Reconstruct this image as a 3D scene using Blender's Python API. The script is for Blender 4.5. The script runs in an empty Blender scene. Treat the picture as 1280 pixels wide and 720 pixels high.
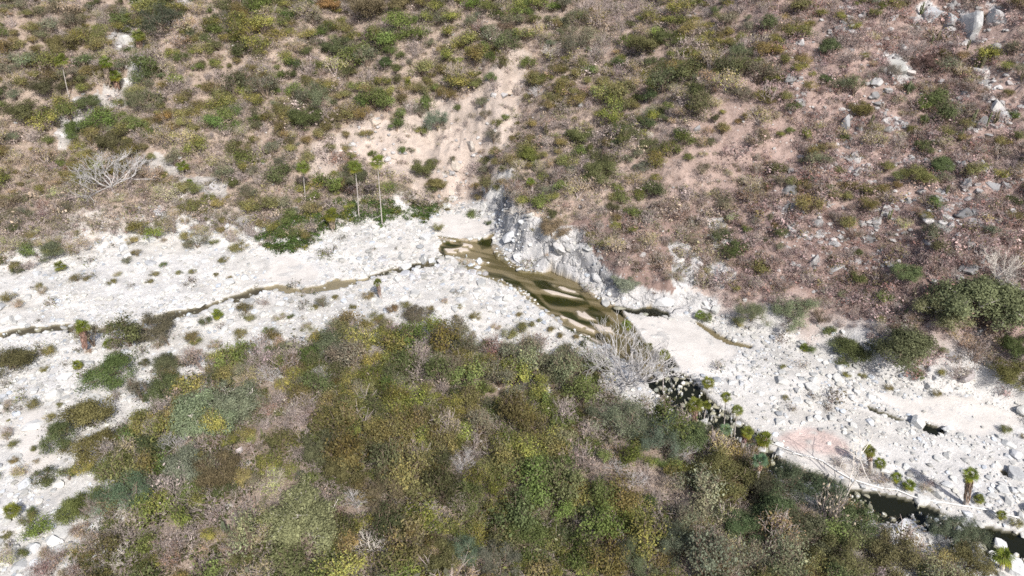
import bpy, math, random
import numpy as np

# ------------------------------------------------------------------ camera, sky, sun, exposure
scene = bpy.context.scene
COL = scene.collection
PW, PH, FOC = 1280.0, 720.0, 865.0
CAM = np.array([0.0, 0.0, 50.0])
PITCH = math.radians(34.0)
cam_data = bpy.data.cameras.new("camera")
cam_data.sensor_width = 36.0
cam_data.lens = 36.0 * FOC / PW
cam_data.clip_start = 0.5
cam_data.clip_end = 2000.0
cam = bpy.data.objects.new("camera", cam_data)
cam.location = CAM
cam.rotation_euler = (math.pi / 2 - PITCH, 0, 0)
COL.objects.link(cam)
scene.camera = cam

SUN_EL, SUN_AZ = math.radians(46), math.radians(154)   # azimuth clockwise from +Y (behind the camera, a bit to its right)
world = bpy.data.worlds.new("World")
scene.world = world
world.use_nodes = True
wn = world.node_tree
sky = wn.nodes.new("ShaderNodeTexSky")
sky.sky_type = 'NISHITA'
sky.sun_disc = False
sky.sun_elevation = SUN_EL
sky.sun_rotation = SUN_AZ
sky.air_density = 1.0
sky.dust_density = 3.0
wn.links.new(sky.outputs[0], wn.nodes["Background"].inputs[0])
wn.nodes["Background"].inputs[1].default_value = 0.105
sun_data = bpy.data.lights.new("sun", 'SUN')
sun_data.energy = 3.9
sun_data.angle = math.radians(0.6)
sun_data.color = (1.0, 0.96, 0.905)
sun = bpy.data.objects.new("sun", sun_data)
sd = np.array([math.sin(SUN_AZ) * math.cos(SUN_EL), math.cos(SUN_AZ) * math.cos(SUN_EL), math.sin(SUN_EL)])
from mathutils import Vector, Matrix, Euler
sun.rotation_euler = Vector(sd).to_track_quat('Z', 'Y').to_euler()
sun.location = (20, -30, 120)
COL.objects.link(sun)
vs = scene.view_settings
vs.view_transform = 'Standard'
vs.look = 'None'
vs.gamma = 1.0
vs.use_curve_mapping = False
vs.exposure = 0.53
scene.cycles.max_bounces = 6
scene.cycles.diffuse_bounces = 3
scene.cycles.glossy_bounces = 2
scene.cycles.transmission_bounces = 3
scene.cycles.transparent_max_bounces = 6
scene.cycles.filter_width = 1.6
scene.cycles.use_denoising = False

rng = np.random.default_rng(11)
random.seed(11)

# ------------------------------------------------------------------ pixel <-> world
cp, sp = math.cos(PITCH), math.sin(PITCH)
FWD = np.array([0, cp, -sp]); RGT = np.array([1.0, 0, 0]); UPV = np.array([0, sp, cp])

def rays(px, py):
    px = np.asarray(px, float); py = np.asarray(py, float)
    return FWD + RGT * ((px - 640) / FOC)[..., None] + UPV * ((360 - py) / FOC)[..., None]

def project(x, y, z):
    rx, ry, rz = x - CAM[0], y - CAM[1], z - CAM[2]
    dep = ry * cp - rz * sp
    up = ry * sp + rz * cp
    dep = np.where(dep < 0.5, 0.5, dep)
    return 640 + FOC * rx / dep, 360 - FOC * up / dep, dep

def plane_pts(pts, z=0.0):
    a = np.array(pts, float)
    d = rays(a[:, 0], a[:, 1])
    t = (z - CAM[2]) / d[:, 2]
    return (CAM + d * t[:, None])[:, :2]

# ------------------------------------------------------------------ noise
def _hash(ix, iy, seed):
    h = (ix.astype(np.int64) * 374761393 + iy.astype(np.int64) * 668265263 + seed * 974634541) & 0xFFFFFFFF
    h = ((h ^ (h >> 13)) * 1274126177) & 0xFFFFFFFF
    h = h ^ (h >> 16)
    return (h & 0xFFFFFF) / float(0xFFFFFF)

def vnoise(x, y, seed=0):
    x = np.asarray(x, float); y = np.asarray(y, float)
    x0 = np.floor(x); y0 = np.floor(y)
    fx = x - x0; fy = y - y0
    fx = fx * fx * (3 - 2 * fx); fy = fy * fy * (3 - 2 * fy)
    a = _hash(x0, y0, seed); b = _hash(x0 + 1, y0, seed)
    c = _hash(x0, y0 + 1, seed); d = _hash(x0 + 1, y0 + 1, seed)
    return (a * (1 - fx) + b * fx) * (1 - fy) + (c * (1 - fx) + d * fx) * fy * 1.0

def fbm(x, y, seed=0, oct=4):
    s = 0; amp = 0.5; tot = 0
    for o in range(oct):
        s = s + amp * vnoise(x * 2 ** o + 17.3 * o, y * 2 ** o - 9.1 * o, seed + o)
        tot += amp
        amp *= 0.5
    return s / tot

def smooth(t):
    t = np.clip(t, 0, 1)
    return t * t * (3 - 2 * t)

def inpoly(px, py, poly):
    poly = np.array(poly, float)
    ins = np.zeros(px.shape, bool)
    x0, y0 = poly.min(0); x1, y1 = poly.max(0)
    box = (px >= x0) & (px <= x1) & (py >= y0) & (py <= y1)
    if not box.any():
        return ins
    qx, qy = px[box], py[box]
    r = np.zeros(qx.shape, bool)
    n = len(poly)
    for i in range(n):
        ax, ay = poly[i]; bx, by = poly[(i + 1) % n]
        if ay == by:
            continue
        c = ((ay > qy) != (by > qy)) & (qx < (bx - ax) * (qy - ay) / (by - ay) + ax)
        r ^= c
    ins[box] = r
    return ins

def soft(px, py, polys, feather):
    """0..1 weight of a set of outlines with a soft edge (feather in outline units)"""
    w = np.zeros(px.shape)
    for p in polys:
        a = np.array(p, float); m = 3 * feather
        b = (px > a[:, 0].min() - m) & (px < a[:, 0].max() + m) & (py > a[:, 1].min() - m) & (py < a[:, 1].max() + m)
        if not b.any(): continue
        d = dist_line(px[b], py[b], np.vstack([a, a[:1]]))
        d = np.where(inpoly(px[b], py[b], p), d, -d)
        w[b] = np.maximum(w[b], smooth(.5 + d / (2 * feather)))
    return w

def dist_line(x, y, pl):
    best = np.full(x.shape, 1e9)
    for (ax, ay), (bx, by) in zip(pl[:-1], pl[1:]):
        dx, dy = bx - ax, by - ay
        t = np.clip(((x - ax) * dx + (y - ay) * dy) / (dx * dx + dy * dy + 1e-9), 0, 1)
        d = (x - ax - t * dx) ** 2 + (y - ay - t * dy) ** 2
        np.minimum(best, d, out=best)
    return np.sqrt(best)

# ------------------------------------------------------------------ layout of the valley (edges of the flat river bed)
FAR_PX = [(-60, 352), (0, 342), (70, 330), (150, 308), (230, 303), (300, 312), (360, 310), (415, 290), (475, 279),
          (530, 268), (585, 260), (618, 266), (616, 300), (640, 330), (690, 345), (732, 362), (770, 382), (830, 388), (880, 392),
          (960, 420), (1040, 438), (1100, 470), (1160, 492), (1215, 498), (1285, 520), (1360, 548)]
NEAR_PX = [(40, 800), (72, 715), (92, 650), (62, 600), (118, 562), (172, 512), (240, 488), (272, 450), (370, 430),
           (500, 405), (560, 415), (640, 436), (700, 458), (745, 470), (800, 500), (850, 532), (915, 572), (1000, 606),
           (1050, 640), (1100, 672), (1180, 712), (1240, 742), (1300, 775)]
FAR = np.vstack([[-320, 60], plane_pts(FAR_PX), [180, -30]])
NEAR = np.vstack([[-80, -80], plane_pts(NEAR_PX), [110, -60]])
BED = np.vstack([FAR, NEAR[::-1]])
_fx = plane_pts([(-60, 352), (150, 308), (400, 296), (535, 268), (600, 262), (625, 315), (700, 348), (770, 382), (850, 390), (900, 395), (1000, 430), (1160, 492), (1285, 520)])[:, 0]
CLIFF_H = [0.4, 0.5, 0.7, 0.8, 1.0, 4.8, 4.3, 3.4, 2.6, 2.0, 1.6, 1.8, 1.6]
D1 = [12, 12, 9, 5, 3, 1, 1, 1, 1, 1, 1, 1, 1]
S1 = [.22, .22, .25, .3, .3, .5, .5, .5, .5, .5, .5, .5, .5]
S2 = [.50, .50, .52, .62, .72, .60, .58, .56, .56, .56, .56, .58, .6]

WATER = [
    [(316, 360), (345, 355), (372, 360), (398, 357), (421, 347), (427, 350), (452, 348), (470, 341), (500, 333), (530, 327), (552, 318), (560, 323), (540, 333), (500, 342), (470, 348), (450, 355), (425, 361), (398, 367), (365, 368), (340, 363), (322, 368)],
    [(200, 392), (240, 384), (280, 373), (318, 362), (322, 370), (290, 381), (250, 392), (205, 402)],
    [(0, 416), (40, 408), (85, 405), (130, 406), (170, 398), (200, 393), (206, 402), (170, 411), (125, 418), (80, 416), (40, 417), (0, 424)],
    [(-200, 430), (0, 416), (0, 424), (-200, 440)],
    [(548, 312), (553, 303), (575, 300), (596, 301), (612, 294), (619, 291), (614, 306), (620, 322), (640, 335), (660, 341), (676, 343), (690, 338), (706, 345), (722, 352), (740, 370), (758, 381), (776, 384), (784, 400), (797, 416), (812, 434), (826, 440), (842, 446), (848, 462), (870, 478), (884, 496), (905, 512), (925, 524), (950, 545), (962, 562), (940, 575), (900, 560), (860, 530), (825, 500), (808, 478), (792, 465), (776, 445), (757, 432), (735, 421), (715, 411), (697, 398), (680, 386), (660, 366), (645, 360), (628, 350), (602, 341), (596, 332), (612, 330), (600, 327), (575, 322), (556, 321)],
    [(770, 383), (795, 386), (812, 383), (836, 389), (838, 397), (812, 396), (785, 391)],
    [(868, 401), (880, 405), (905, 421), (925, 429), (941, 434), (938, 437), (912, 432), (890, 420), (872, 408)],
    [(1083, 506), (1095, 510), (1118, 520), (1140, 527), (1160, 529), (1182, 537), (1180, 544), (1162, 543), (1148, 537), (1150, 530), (1118, 525), (1096, 516), (1086, 512)],
    [(962, 562), (1000, 585), (1040, 598), (1066, 612), (1100, 614), (1120, 618), (1150, 627), (1172, 636), (1192, 650), (1210, 657), (1240, 657), (1262, 663), (1300, 672), (1400, 700), (1400, 750), (1280, 705), (1240, 700), (1205, 684), (1170, 668), (1130, 655), (1098, 654), (1080, 650), (1040, 632), (990, 606), (940, 575)],
    [(1247, 584), (1260, 589), (1275, 598), (1270, 601), (1252, 592)],
]
BARS = [  # dry sand bars standing out of the braided pool
    [(554, 309), (576, 307), (588, 309), (570, 315), (558, 314)], [(577, 301), (589, 303), (588, 307), (576, 306)],
    [(686, 352), (705, 356), (726, 363), (722, 365), (702, 360)],
    [(675, 359), (690, 361), (710, 366), (729, 371), (712, 370), (690, 366)],
    [(719, 386), (730, 387), (741, 396), (748, 400), (735, 399), (724, 394)],
    [(700, 391), (720, 400), (745, 410), (742, 413), (718, 405), (702, 396)],
    [(742, 403), (765, 408), (768, 415), (748, 410)],
    [(730, 417), (745, 421), (765, 432), (760, 434), (742, 426)],
]
ALGAE = [
    [(665, 348), (682, 348), (700, 357), (725, 362), (735, 374), (738, 379), (720, 372), (700, 366), (680, 360), (670, 354)],
    [(676, 364), (690, 367), (712, 371), (735, 377), (722, 380), (705, 380), (688, 378), (680, 372)],
    [(730, 384), (742, 380), (758, 390), (764, 400), (752, 404), (745, 395), (736, 390)],
    [(700, 386), (716, 388), (724, 396), (742, 401), (752, 404), (735, 404), (716, 398), (704, 392)],
    [(605, 335), (625, 338), (650, 350), (672, 368), (690, 385), (676, 380), (655, 362), (630, 350), (606, 341)],
    [(550, 304), (575, 301), (578, 304), (560, 308), (552, 314)],
    [(596, 300), (612, 294), (616, 305), (600, 307)],
    [(780, 396), (790, 408), (806, 428), (800, 430), (788, 412)],
    [(690, 398), (712, 410), (735, 420), (758, 432), (776, 446), (770, 444), (740, 428), (712, 414)],
]
DARKBED = [
    [(808, 440), (826, 432), (880, 455), (960, 530), (1100, 600), (1300, 650), (1420, 690), (1420, 790), (1100, 720), (900, 610), (800, 520)],
    [(802, 428), (842, 440), (850, 464), (890, 485), (920, 520), (962, 556), (1000, 582), (1066, 612), (1120, 615), (1180, 636), (1215, 652), (1300, 668), (1400, 690), (1400, 760), (1240, 705), (1130, 660), (1040, 640), (900, 570), (825, 506), (800, 470)],
    [(760, 380), (840, 382), (845, 400), (780, 394)],
    [(0, 400), (330, 352), (330, 374), (0, 430)],
    [(1080, 503), (1190, 530), (1190, 548), (1080, 515)],
]
SAND = [
    [(778, 388), (800, 396), (830, 398), (862, 402), (895, 422), (925, 438), (905, 458), (868, 468), (850, 462), (842, 446), (812, 434), (795, 412)],
    [(535, 276), (560, 268), (612, 272), (616, 288), (600, 296), (575, 298), (555, 296), (540, 288)],
    [(1100, 490), (1140, 500), (1190, 492), (1215, 496), (1250, 512), (1280, 522), (1270, 535), (1220, 545), (1185, 535), (1140, 520), (1105, 505)],
    [(975, 548), (1000, 540), (1050, 548), (1068, 575), (1085, 590), (1090, 606), (1050, 596), (1000, 575)],
    [(30, 515), (52, 510), (64, 545), (72, 580), (60, 598), (35, 590), (25, 560)],
    [(325, 350), (345, 320), (365, 318), (385, 330), (400, 345), (372, 356)],
    [(60, 616), (100, 610), (105, 622), (72, 630)],
]
REDSLAB = [[(972, 548), (985, 538), (1010, 536), (1040, 541), (1058, 550), (1064, 566), (1050, 572), (1020, 566), (995, 562), (978, 556)]]
SCARP = [
    [(640, 58), (668, 68), (655, 118), (642, 170), (620, 195), (602, 215), (590, 250), (560, 255), (545, 235), (525, 258), (512, 225), (480, 215), (440, 195), (420, 170), (445, 150), (500, 150), (520, 132), (555, 118), (575, 128), (605, 95)],
    [(385, 180), (430, 170), (430, 230), (390, 235)],
    [(845, 300), (872, 310), (870, 345), (855, 362), (838, 350)],
]
CHUTE = [
    [(150, 18), (180, 30), (179, 67), (183, 84), (170, 112), (150, 116), (160, 80), (141, 57)], [(140, 112), (165, 108), (150, 135), (128, 138)], [(86, 128), (120, 118), (140, 128), (112, 150), (84, 185), (72, 184), (78, 150)],
    [(160, -5), (180, 0), (184, 20), (168, 12)], [(222, -5), (242, -5), (236, 6), (224, 6)],
    [(72, 150), (92, 128), (105, 122), (98, 150), (82, 180), (74, 178)], [(130, 105), (146, 118), (160, 130), (140, 140), (128, 120)],
    [(185, 210), (200, 192), (222, 205), (232, 220), (280, 222), (278, 240), (240, 238)],
    [(255, 225), (280, 225), (283, 252), (262, 250)],
]
CHUTE = [[(sum(q[0] for q in p) / len(p) + (a_ - sum(q[0] for q in p) / len(p)) * 1.1, sum(q[1] for q in p) / len(p) + (b_ - sum(q[1] for q in p) / len(p)) * 1.08) for a_, b_ in p] for p in CHUTE]
ROCKFACE = [
    [(605, 235), (628, 240), (650, 262), (690, 282), (712, 280), (735, 290), (742, 318), (765, 345), (790, 356), (830, 368), (862, 362), (890, 372), (902, 384), (895, 394), (880, 394), (820, 392), (770, 386), (730, 366), (690, 348), (640, 335), (610, 300)],
    [(838, 300), (860, 305), (880, 325), (868, 360), (840, 358)], [(880, 275), (905, 270), (915, 300), (895, 312)],
    [(880, 330), (905, 322), (922, 345), (905, 360), (885, 352)],
    [(1105, 68), (1122, 66), (1145, 90), (1135, 105), (1105, 98)], [(1225, 82), (1238, 88), (1240, 118), (1258, 136), (1262, 152), (1246, 146), (1232, 128)],
    [(1195, 10), (1225, 20), (1222, 40), (1205, 40)], [(1232, 0), (1250, 8), (1258, 32), (1242, 26)], [(1140, 5), (1165, 0), (1178, 20), (1150, 30)],
    [(1160, 512), (1180, 490), (1215, 494), (1230, 512), (1200, 516)],
]
LITTER = [[(690, 285), (760, 262), (830, 255), (905, 262), (950, 300), (960, 345), (930, 372), (890, 352), (850, 345), (838, 365), (790, 358), (755, 335), (730, 300)],
          [(985, 290), (1110, 250), (1290, 240), (1290, 330), (1230, 345), (1130, 400), (1060, 400), (1000, 360)]]

FINE_Y0, FINE_Y1, FINE_X = 22.0, 158.0, 112.0

def water_mask(x, y):
    px, py, _ = project(x, y, np.zeros_like(x))
    wx = (fbm(x / 1.3, y / 1.3, 71, 2) - .5) * 5
    wy = (fbm(x / 1.3, y / 1.3, 77, 2) - .5) * 5
    m = np.zeros(x.shape, bool)
    gate = fbm(x / 1.9, y / 1.9, 73, 3) > .29
    for k, p in enumerate(WATER):
        q = inpoly(px + wx * (2 if k in (1, 2, 3) else .8), py + wy * (1.6 if k in (1, 2, 3) else .8), p)
        m |= (q & gate) if k in (1, 2, 3) else q
    return m

GULLIES = [([(170, 5), (160, 60), (150, 110), (90, 150), (80, 190)], 2.2, 1.6), ([(655, 70), (640, 150), (600, 200), (560, 250)], 4.0, 2.6),
           ([(545, 110), (530, 180), (520, 240)], 2.5, 1.2), ([(855, 290), (850, 340)], 1.6, .8), ([(715, 285), (728, 320), (760, 345)], 1.0, 1.0)]

def height0(x, y, gl=None):
    x = np.asarray(x, float); y = np.asarray(y, float)
    wob = (fbm(x / 2.2, y / 2.2, 5, 3) - .5) * 1.6
    wob2 = (fbm(x / 3, y / 3, 8, 3) - .5) * 3.0
    df = dist_line(x, y, FAR); dn = dist_line(x, y, NEAR)
    inside = inpoly(x, y, BED)
    far = (~inside) & (df <= dn) & (y > 15)
    near = (~inside) & ~far
    # river bed
    bed = .05 + .30 * fbm(x / 2.5, y / 2.5, 21, 4) ** 1.5 + .9 * smooth((fbm(x / 9, y / 9, 25, 2) - .45) * 2) * smooth(dn / 14) * 0
    h = bed
    # far slope
    d = np.maximum(df + wob * smooth(df / 2.5), 0)
    hc = np.interp(x, _fx, CLIFF_H); d1 = np.interp(x, _fx, D1); s1 = np.interp(x, _fx, S1); s2 = np.interp(x, _fx, S2)
    run = hc * .55 + .9
    hf = hc * smooth(d / run) + s1 * np.clip(d - run * .6, 0, None) - np.where(d > d1 + run * .6, s1 * (d - d1 - run * .6), 0) + s2 * np.clip(d - d1 - run * .6, 0, 130)
    k = smooth(d / 14)
    hf = hf + (fbm(x / 19, y / 19, 31, 3) - .5) * 8 * k + (fbm(x / 6, y / 6, 35, 4) - .5) * 2.4 * smooth(d / 5) + (fbm(x / 1.6, y / 1.6, 37, 3) - .5) * .6 * smooth(d / 1.5)
    hf = hf - np.abs(fbm(x / 2.4, y / 13, 47, 3) - .5) * 1.6 * smooth((x + 34) / 5) * smooth((6 - x) / 4) * smooth((d - 2) / 4) * smooth((34 - d) / 8)
    # blocky rock steps on the steep bank
    blk = np.floor(fbm(x / 2.4 + y / 7, y / 1.7, 41, 2) * 9) / 9 - .5
    hf = hf + blk * 2.1 * smooth(d / 1.2) * smooth((9 - d) / 4) * smooth((hc - 1.4) / 1.5)
    rk = smooth((x - 28) / 14) * smooth((d - 4) / 5)
    hf = hf + (np.floor(fbm(x / 4.5, y / 3.3, 45, 3) * 10) / 10 - .5) * 2.2 * rk
    h = np.where(far, bed * (1 - smooth(d)) + hf, h)
    # near terrace
    d = np.maximum(dn + wob2 * smooth(dn / 3), 0)
    hn = .8 * smooth(d / 3.5) + .15 * np.clip(d - 1.5, 0, 60) + (fbm(x / 14, y / 14, 51, 3) - .5) * 3.4 * smooth(d / 9) + (fbm(x / 3, y / 3, 55, 3) - .5) * .9 * smooth(d / 3)
    h = np.where(near, bed * (1 - smooth(d)) + hn, h)
    if gl is not None:
        for pl, w, dep in gl:
            g = dist_line(x, y, pl)
            h = h - dep * np.exp(-(g / w) ** 2)
    return h, inside, far, near, df, dn

# coarse grid used to find where a pixel's ray meets the ground
class Field:
    def __init__(self, gl):
        self.gx = np.arange(-150, 150.01, .5); self.gy = np.arange(10, 230.01, .5)
        X, Y = np.meshgrid(self.gx, self.gy)
        self.Z, *_ = height0(X.ravel(), Y.ravel(), gl)
        self.Z = self.Z.reshape(X.shape)
    def z(self, x, y):
        u = np.clip((x + 150) / .5, 0, len(self.gx) - 1.001); v = np.clip((y - 10) / .5, 0, len(self.gy) - 1.001)
        i = u.astype(int); j = v.astype(int); fu = u - i; fv = v - j
        Z = self.Z
        return (Z[j, i] * (1 - fu) + Z[j, i + 1] * fu) * (1 - fv) + (Z[j + 1, i] * (1 - fu) + Z[j + 1, i + 1] * fu) * fv
    def hit(self, px, py):
        d = rays(np.atleast_1d(px), np.atleast_1d(py))
        t = np.full(len(d), 28.0); done = np.zeros(len(d), bool)
        for _ in range(900):
            p = CAM + d * t[:, None]
            under = p[:, 2] <= self.z(p[:, 0], p[:, 1])
            done |= under
            if done.all():
                break
            t = np.where(done, t, t + .22)
        return CAM + d * t[:, None]

_f0 = Field(None)
GL = []
for pl, w, dep in GULLIES:
    q = _f0.hit([p[0] for p in pl], [p[1] for p in pl])
    GL.append((q[:, :2], w, dep))
FIELD = Field(GL)
def hit(px, py):
    return FIELD.hit([px], [py])[0]

# ------------------------------------------------------------------ mesh helpers
def make_mesh(name, V, faces, cols=None, mats=(), matidx=None, smooth_shade=False, colname="tint"):
    """faces: list of int arrays (n,k), each with its own k; cols: (nv,3); matidx: list matching faces."""
    me = bpy.data.meshes.new(name)
    V = np.asarray(V, np.float32)
    me.vertices.add(len(V)); me.vertices.foreach_set("co", V.ravel())
    faces = [np.asarray(f, np.int32) for f in faces]
    keep = [i for i, f in enumerate(faces) if len(f)]
    mi = [matidx[i] for i in keep] if matidx else [0] * len(keep)
    faces = [faces[i] for i in keep]
    nl = sum(f.size for f in faces); npoly = sum(len(f) for f in faces)
    me.loops.add(nl); me.loops.foreach_set("vertex_index", np.concatenate([f.ravel() for f in faces]))
    me.polygons.add(npoly)
    tot = np.concatenate([np.full(len(f), f.shape[1], np.int32) for f in faces])
    me.polygons.foreach_set("loop_start", np.concatenate([[0], np.cumsum(tot)[:-1]]).astype(np.int32))
    for m in mats:
        me.materials.append(m)
    if len(mats) > 1:
        me.polygons.foreach_set("material_index", np.concatenate([np.full(len(f), k, np.int32) for f, k in zip(faces, mi)]))
    me.polygons.foreach_set("use_smooth", np.full(npoly, smooth_shade, bool))
    if cols is not None:
        for nm, c in ([(colname, cols)] if not isinstance(cols, dict) else cols.items()):
            a = me.color_attributes.new(nm, 'FLOAT_COLOR', 'POINT')
            c4 = np.ones((len(V), 4), np.float32); c4[:, :3] = c
            a.data.foreach_set("color", c4.ravel())
    me.update(calc_edges=True)
    me.validate()
    return me

def link(name, me, parent=None, loc=None):
    o = bpy.data.objects.new(name, me)
    COL.objects.link(o)
    if parent is not None:
        o.parent = parent
    if loc is not None:
        o.location = loc
    return o

# ------------------------------------------------------------------ materials
def new_mat(name):
    m = bpy.data.materials.new(name); m.use_nodes = True
    nt = m.node_tree
    for n in list(nt.nodes):
        nt.nodes.remove(n)
    out = nt.nodes.new("ShaderNodeOutputMaterial")
    return m, nt, out

def nd(nt, typ, **kw):
    n = nt.nodes.new(typ)
    for k, v in kw.items():
        if k.startswith("i_"):
            n.inputs[int(k[2:])].default_value = v
        else:
            setattr(n, k, v)
    return n

def mixmul(nt, a, b, fac=1.0):
    n = nt.nodes.new("ShaderNodeMix"); n.data_type = 'RGBA'; n.blend_type = 'MULTIPLY'
    n.inputs[0].default_value = fac
    nt.links.new(a, n.inputs[6]); nt.links.new(b, n.inputs[7])
    return n.outputs[2]

def mixcol(nt, f, a, b):
    n = nt.nodes.new("ShaderNodeMix"); n.data_type = 'RGBA'
    nt.links.new(f, n.inputs[0])
    for s, k in ((a, 6), (b, 7)):
        if isinstance(s, tuple):
            n.inputs[k].default_value = (*s, 1)
        else:
            nt.links.new(s, n.inputs[k])
    return n.outputs[2]

def ramp(nt, src, a, b, lo, hi):
    n = nt.nodes.new("ShaderNodeMapRange"); n.clamp = True
    n.inputs[1].default_value = a; n.inputs[2].default_value = b
    n.inputs[3].default_value = lo; n.inputs[4].default_value = hi
    nt.links.new(src, n.inputs[0])
    return n.outputs[0]

def noise(nt, vec, scale, detail=4, rough=.6, dist=0):
    n = nt.nodes.new("ShaderNodeTexNoise")
    n.inputs["Scale"].default_value = scale; n.inputs["Detail"].default_value = detail
    n.inputs["Roughness"].default_value = rough; n.inputs["Distortion"].default_value = dist
    nt.links.new(vec, n.inputs["Vector"])
    return n

def mat_ground():
    m, nt, out = new_mat("ground")
    b = nt.nodes.new("ShaderNodeBsdfPrincipled"); b.inputs["Roughness"].default_value = .9
    b.inputs["Specular IOR Level"].default_value = .15
    geo = nt.nodes.new("ShaderNodeNewGeometry"); P = geo.outputs["Position"]
    tint = nd(nt, "ShaderNodeAttribute", attribute_name="tint")
    kind = nd(nt, "ShaderNodeAttribute", attribute_name="kind")
    sep = nt.nodes.new("ShaderNodeSeparateColor"); nt.links.new(kind.outputs["Color"], sep.inputs[0])
    rough, stone, litter = sep.outputs[0], sep.outputs[1], sep.outputs[2]
    n1 = noise(nt, P, .55, 8, .65); n2 = noise(nt, P, 4.5, 5, .7)
    m1 = ramp(nt, n1.outputs["Fac"], .3, .7, .72, 1.22); m2 = ramp(nt, n2.outputs["Fac"], .3, .7, .8, 1.16)
    mm = nt.nodes.new("ShaderNodeMath"); mm.operation = 'MULTIPLY'
    nt.links.new(m1, mm.inputs[0]); nt.links.new(m2, mm.inputs[1])
    # sand stays smoother than the rest
    one = nt.nodes.new("ShaderNodeMix"); one.data_type = 'FLOAT'
    nt.links.new(rough, one.inputs[0]); one.inputs[2].default_value = 1.0; nt.links.new(mm.outputs[0], one.inputs[3])
    comb = nt.nodes.new("ShaderNodeCombineColor")
    for k in range(3):
        nt.links.new(one.outputs[0], comb.inputs[k])
    c = mixmul(nt, tint.outputs["Color"], comb.outputs[0])
    # leaf litter and pale stones scattered over the slopes
    n3 = noise(nt, P, 2.2, 6, .75, .6)
    lf = ramp(nt, n3.outputs["Fac"], .5, .6, 0, .75)
    lm = nt.nodes.new("ShaderNodeMath"); lm.operation = 'MULTIPLY'; nt.links.new(lf, lm.inputs[0]); nt.links.new(litter, lm.inputs[1])
    c = mixcol(nt, lm.outputs[0], c, (.15, .105, .085))
    v = nt.nodes.new("ShaderNodeTexVoronoi"); v.inputs["Scale"].default_value = 1.5; nt.links.new(P, v.inputs["Vector"])
    st = ramp(nt, v.outputs["Distance"], .18, .24, 1, 0)
    vr = nt.nodes.new("ShaderNodeSeparateColor"); nt.links.new(v.outputs["Color"], vr.inputs[0])
    sel = ramp(nt, vr.outputs[0], .78, .8, 0, .8)
    sm = nt.nodes.new("ShaderNodeMath"); sm.operation = 'MULTIPLY'; nt.links.new(st, sm.inputs[0]); nt.links.new(sel, sm.inputs[1])
    sm2 = nt.nodes.new("ShaderNodeMath"); sm2.operation = 'MULTIPLY'; nt.links.new(sm.outputs[0], sm2.inputs[0]); nt.links.new(litter, sm2.inputs[1])
    c = mixcol(nt, sm2.outputs[0], c, (.46, .43, .41))
    # bedrock: joints and grey stains
    warp = noise(nt, P, .5, 3)
    av = nd(nt, "ShaderNodeVectorMath", operation='MULTIPLY_ADD')
    nt.links.new(warp.outputs["Color"], av.inputs[0]); av.inputs[1].default_value = (2.5, 2.5, 2.5); nt.links.new(P, av.inputs[2])
    ve = nd(nt, "ShaderNodeTexVoronoi", feature='DISTANCE_TO_EDGE'); ve.inputs["Scale"].default_value = .42
    nt.links.new(av.outputs[0], ve.inputs["Vector"])
    ck = ramp(nt, ve.outputs["Distance"], .0, .022, .18, 0)
    ckm = nt.nodes.new("ShaderNodeMath"); ckm.operation = 'MULTIPLY'; nt.links.new(ck, ckm.inputs[0]); nt.links.new(stone, ckm.inputs[1])
    c = mixcol(nt, ckm.outputs[0], c, (.10, .09, .085))
    n4 = noise(nt, P, .35, 6, .7, 1.0)
    stn = ramp(nt, n4.outputs["Fac"], .52, .66, 0, .55)
    stm = nt.nodes.new("ShaderNodeMath"); stm.operation = 'MULTIPLY'; nt.links.new(stn, stm.inputs[0]); nt.links.new(stone, stm.inputs[1])
    c = mixcol(nt, stm.outputs[0], c, (.30, .30, .32))
    nt.links.new(c, b.inputs["Base Color"])
    bp = nt.nodes.new("ShaderNodeBump"); bp.inputs["Distance"].default_value = .12
    nt.links.new(rough, bp.inputs["Strength"])
    nt.links.new(n2.outputs["Fac"], bp.inputs["Height"])
    bp2 = nt.nodes.new("ShaderNodeBump"); bp2.inputs["Distance"].default_value = .18
    nt.links.new(stone, bp2.inputs["Strength"])
    ckh = ramp(nt, ve.outputs["Distance"], 0, .12, 0, 1)
    nt.links.new(ckh, bp2.inputs["Height"]); nt.links.new(bp.outputs[0], bp2.inputs["Normal"])
    nt.links.new(bp2.outputs[0], b.inputs["Normal"])
    nt.links.new(b.outputs[0], out.inputs[0])
    return m

def mat_leaf():
    m, nt, out = new_mat("foliage")
    at = nd(nt, "ShaderNodeAttribute", attribute_name="tint")
    oi = nt.nodes.new("ShaderNodeObjectInfo")
    c = mixmul(nt, at.outputs["Color"], oi.outputs["Color"])
    d = nt.nodes.new("ShaderNodeBsdfDiffuse"); t = nt.nodes.new("ShaderNodeBsdfTranslucent")
    nt.links.new(c, d.inputs[0]); nt.links.new(c, t.inputs[0])
    mx = nt.nodes.new("ShaderNodeMixShader"); mx.inputs[0].default_value = .3
    nt.links.new(d.outputs[0], mx.inputs[1]); nt.links.new(t.outputs[0], mx.inputs[2])
    nt.links.new(mx.outputs[0], out.inputs[0])
    return m

def mat_bark(name, col, var=.35):
    m, nt, out = new_mat(name)
    b = nt.nodes.new("ShaderNodeBsdfPrincipled"); b.inputs["Roughness"].default_value = .9
    b.inputs["Specular IOR Level"].default_value = .1
    geo = nt.nodes.new("ShaderNodeNewGeometry")
    n = noise(nt, geo.outputs["Position"], 3.0, 4)
    f = ramp(nt, n.outputs["Fac"], .3, .7, 0, 1)
    c = mixcol(nt, f, tuple(v * (1 - var) for v in col), tuple(min(v * (1 + var), .85) for v in col))
    nt.links.new(c, b.inputs["Base Color"]); nt.links.new(b.outputs[0], out.inputs[0])
    return m

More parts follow.
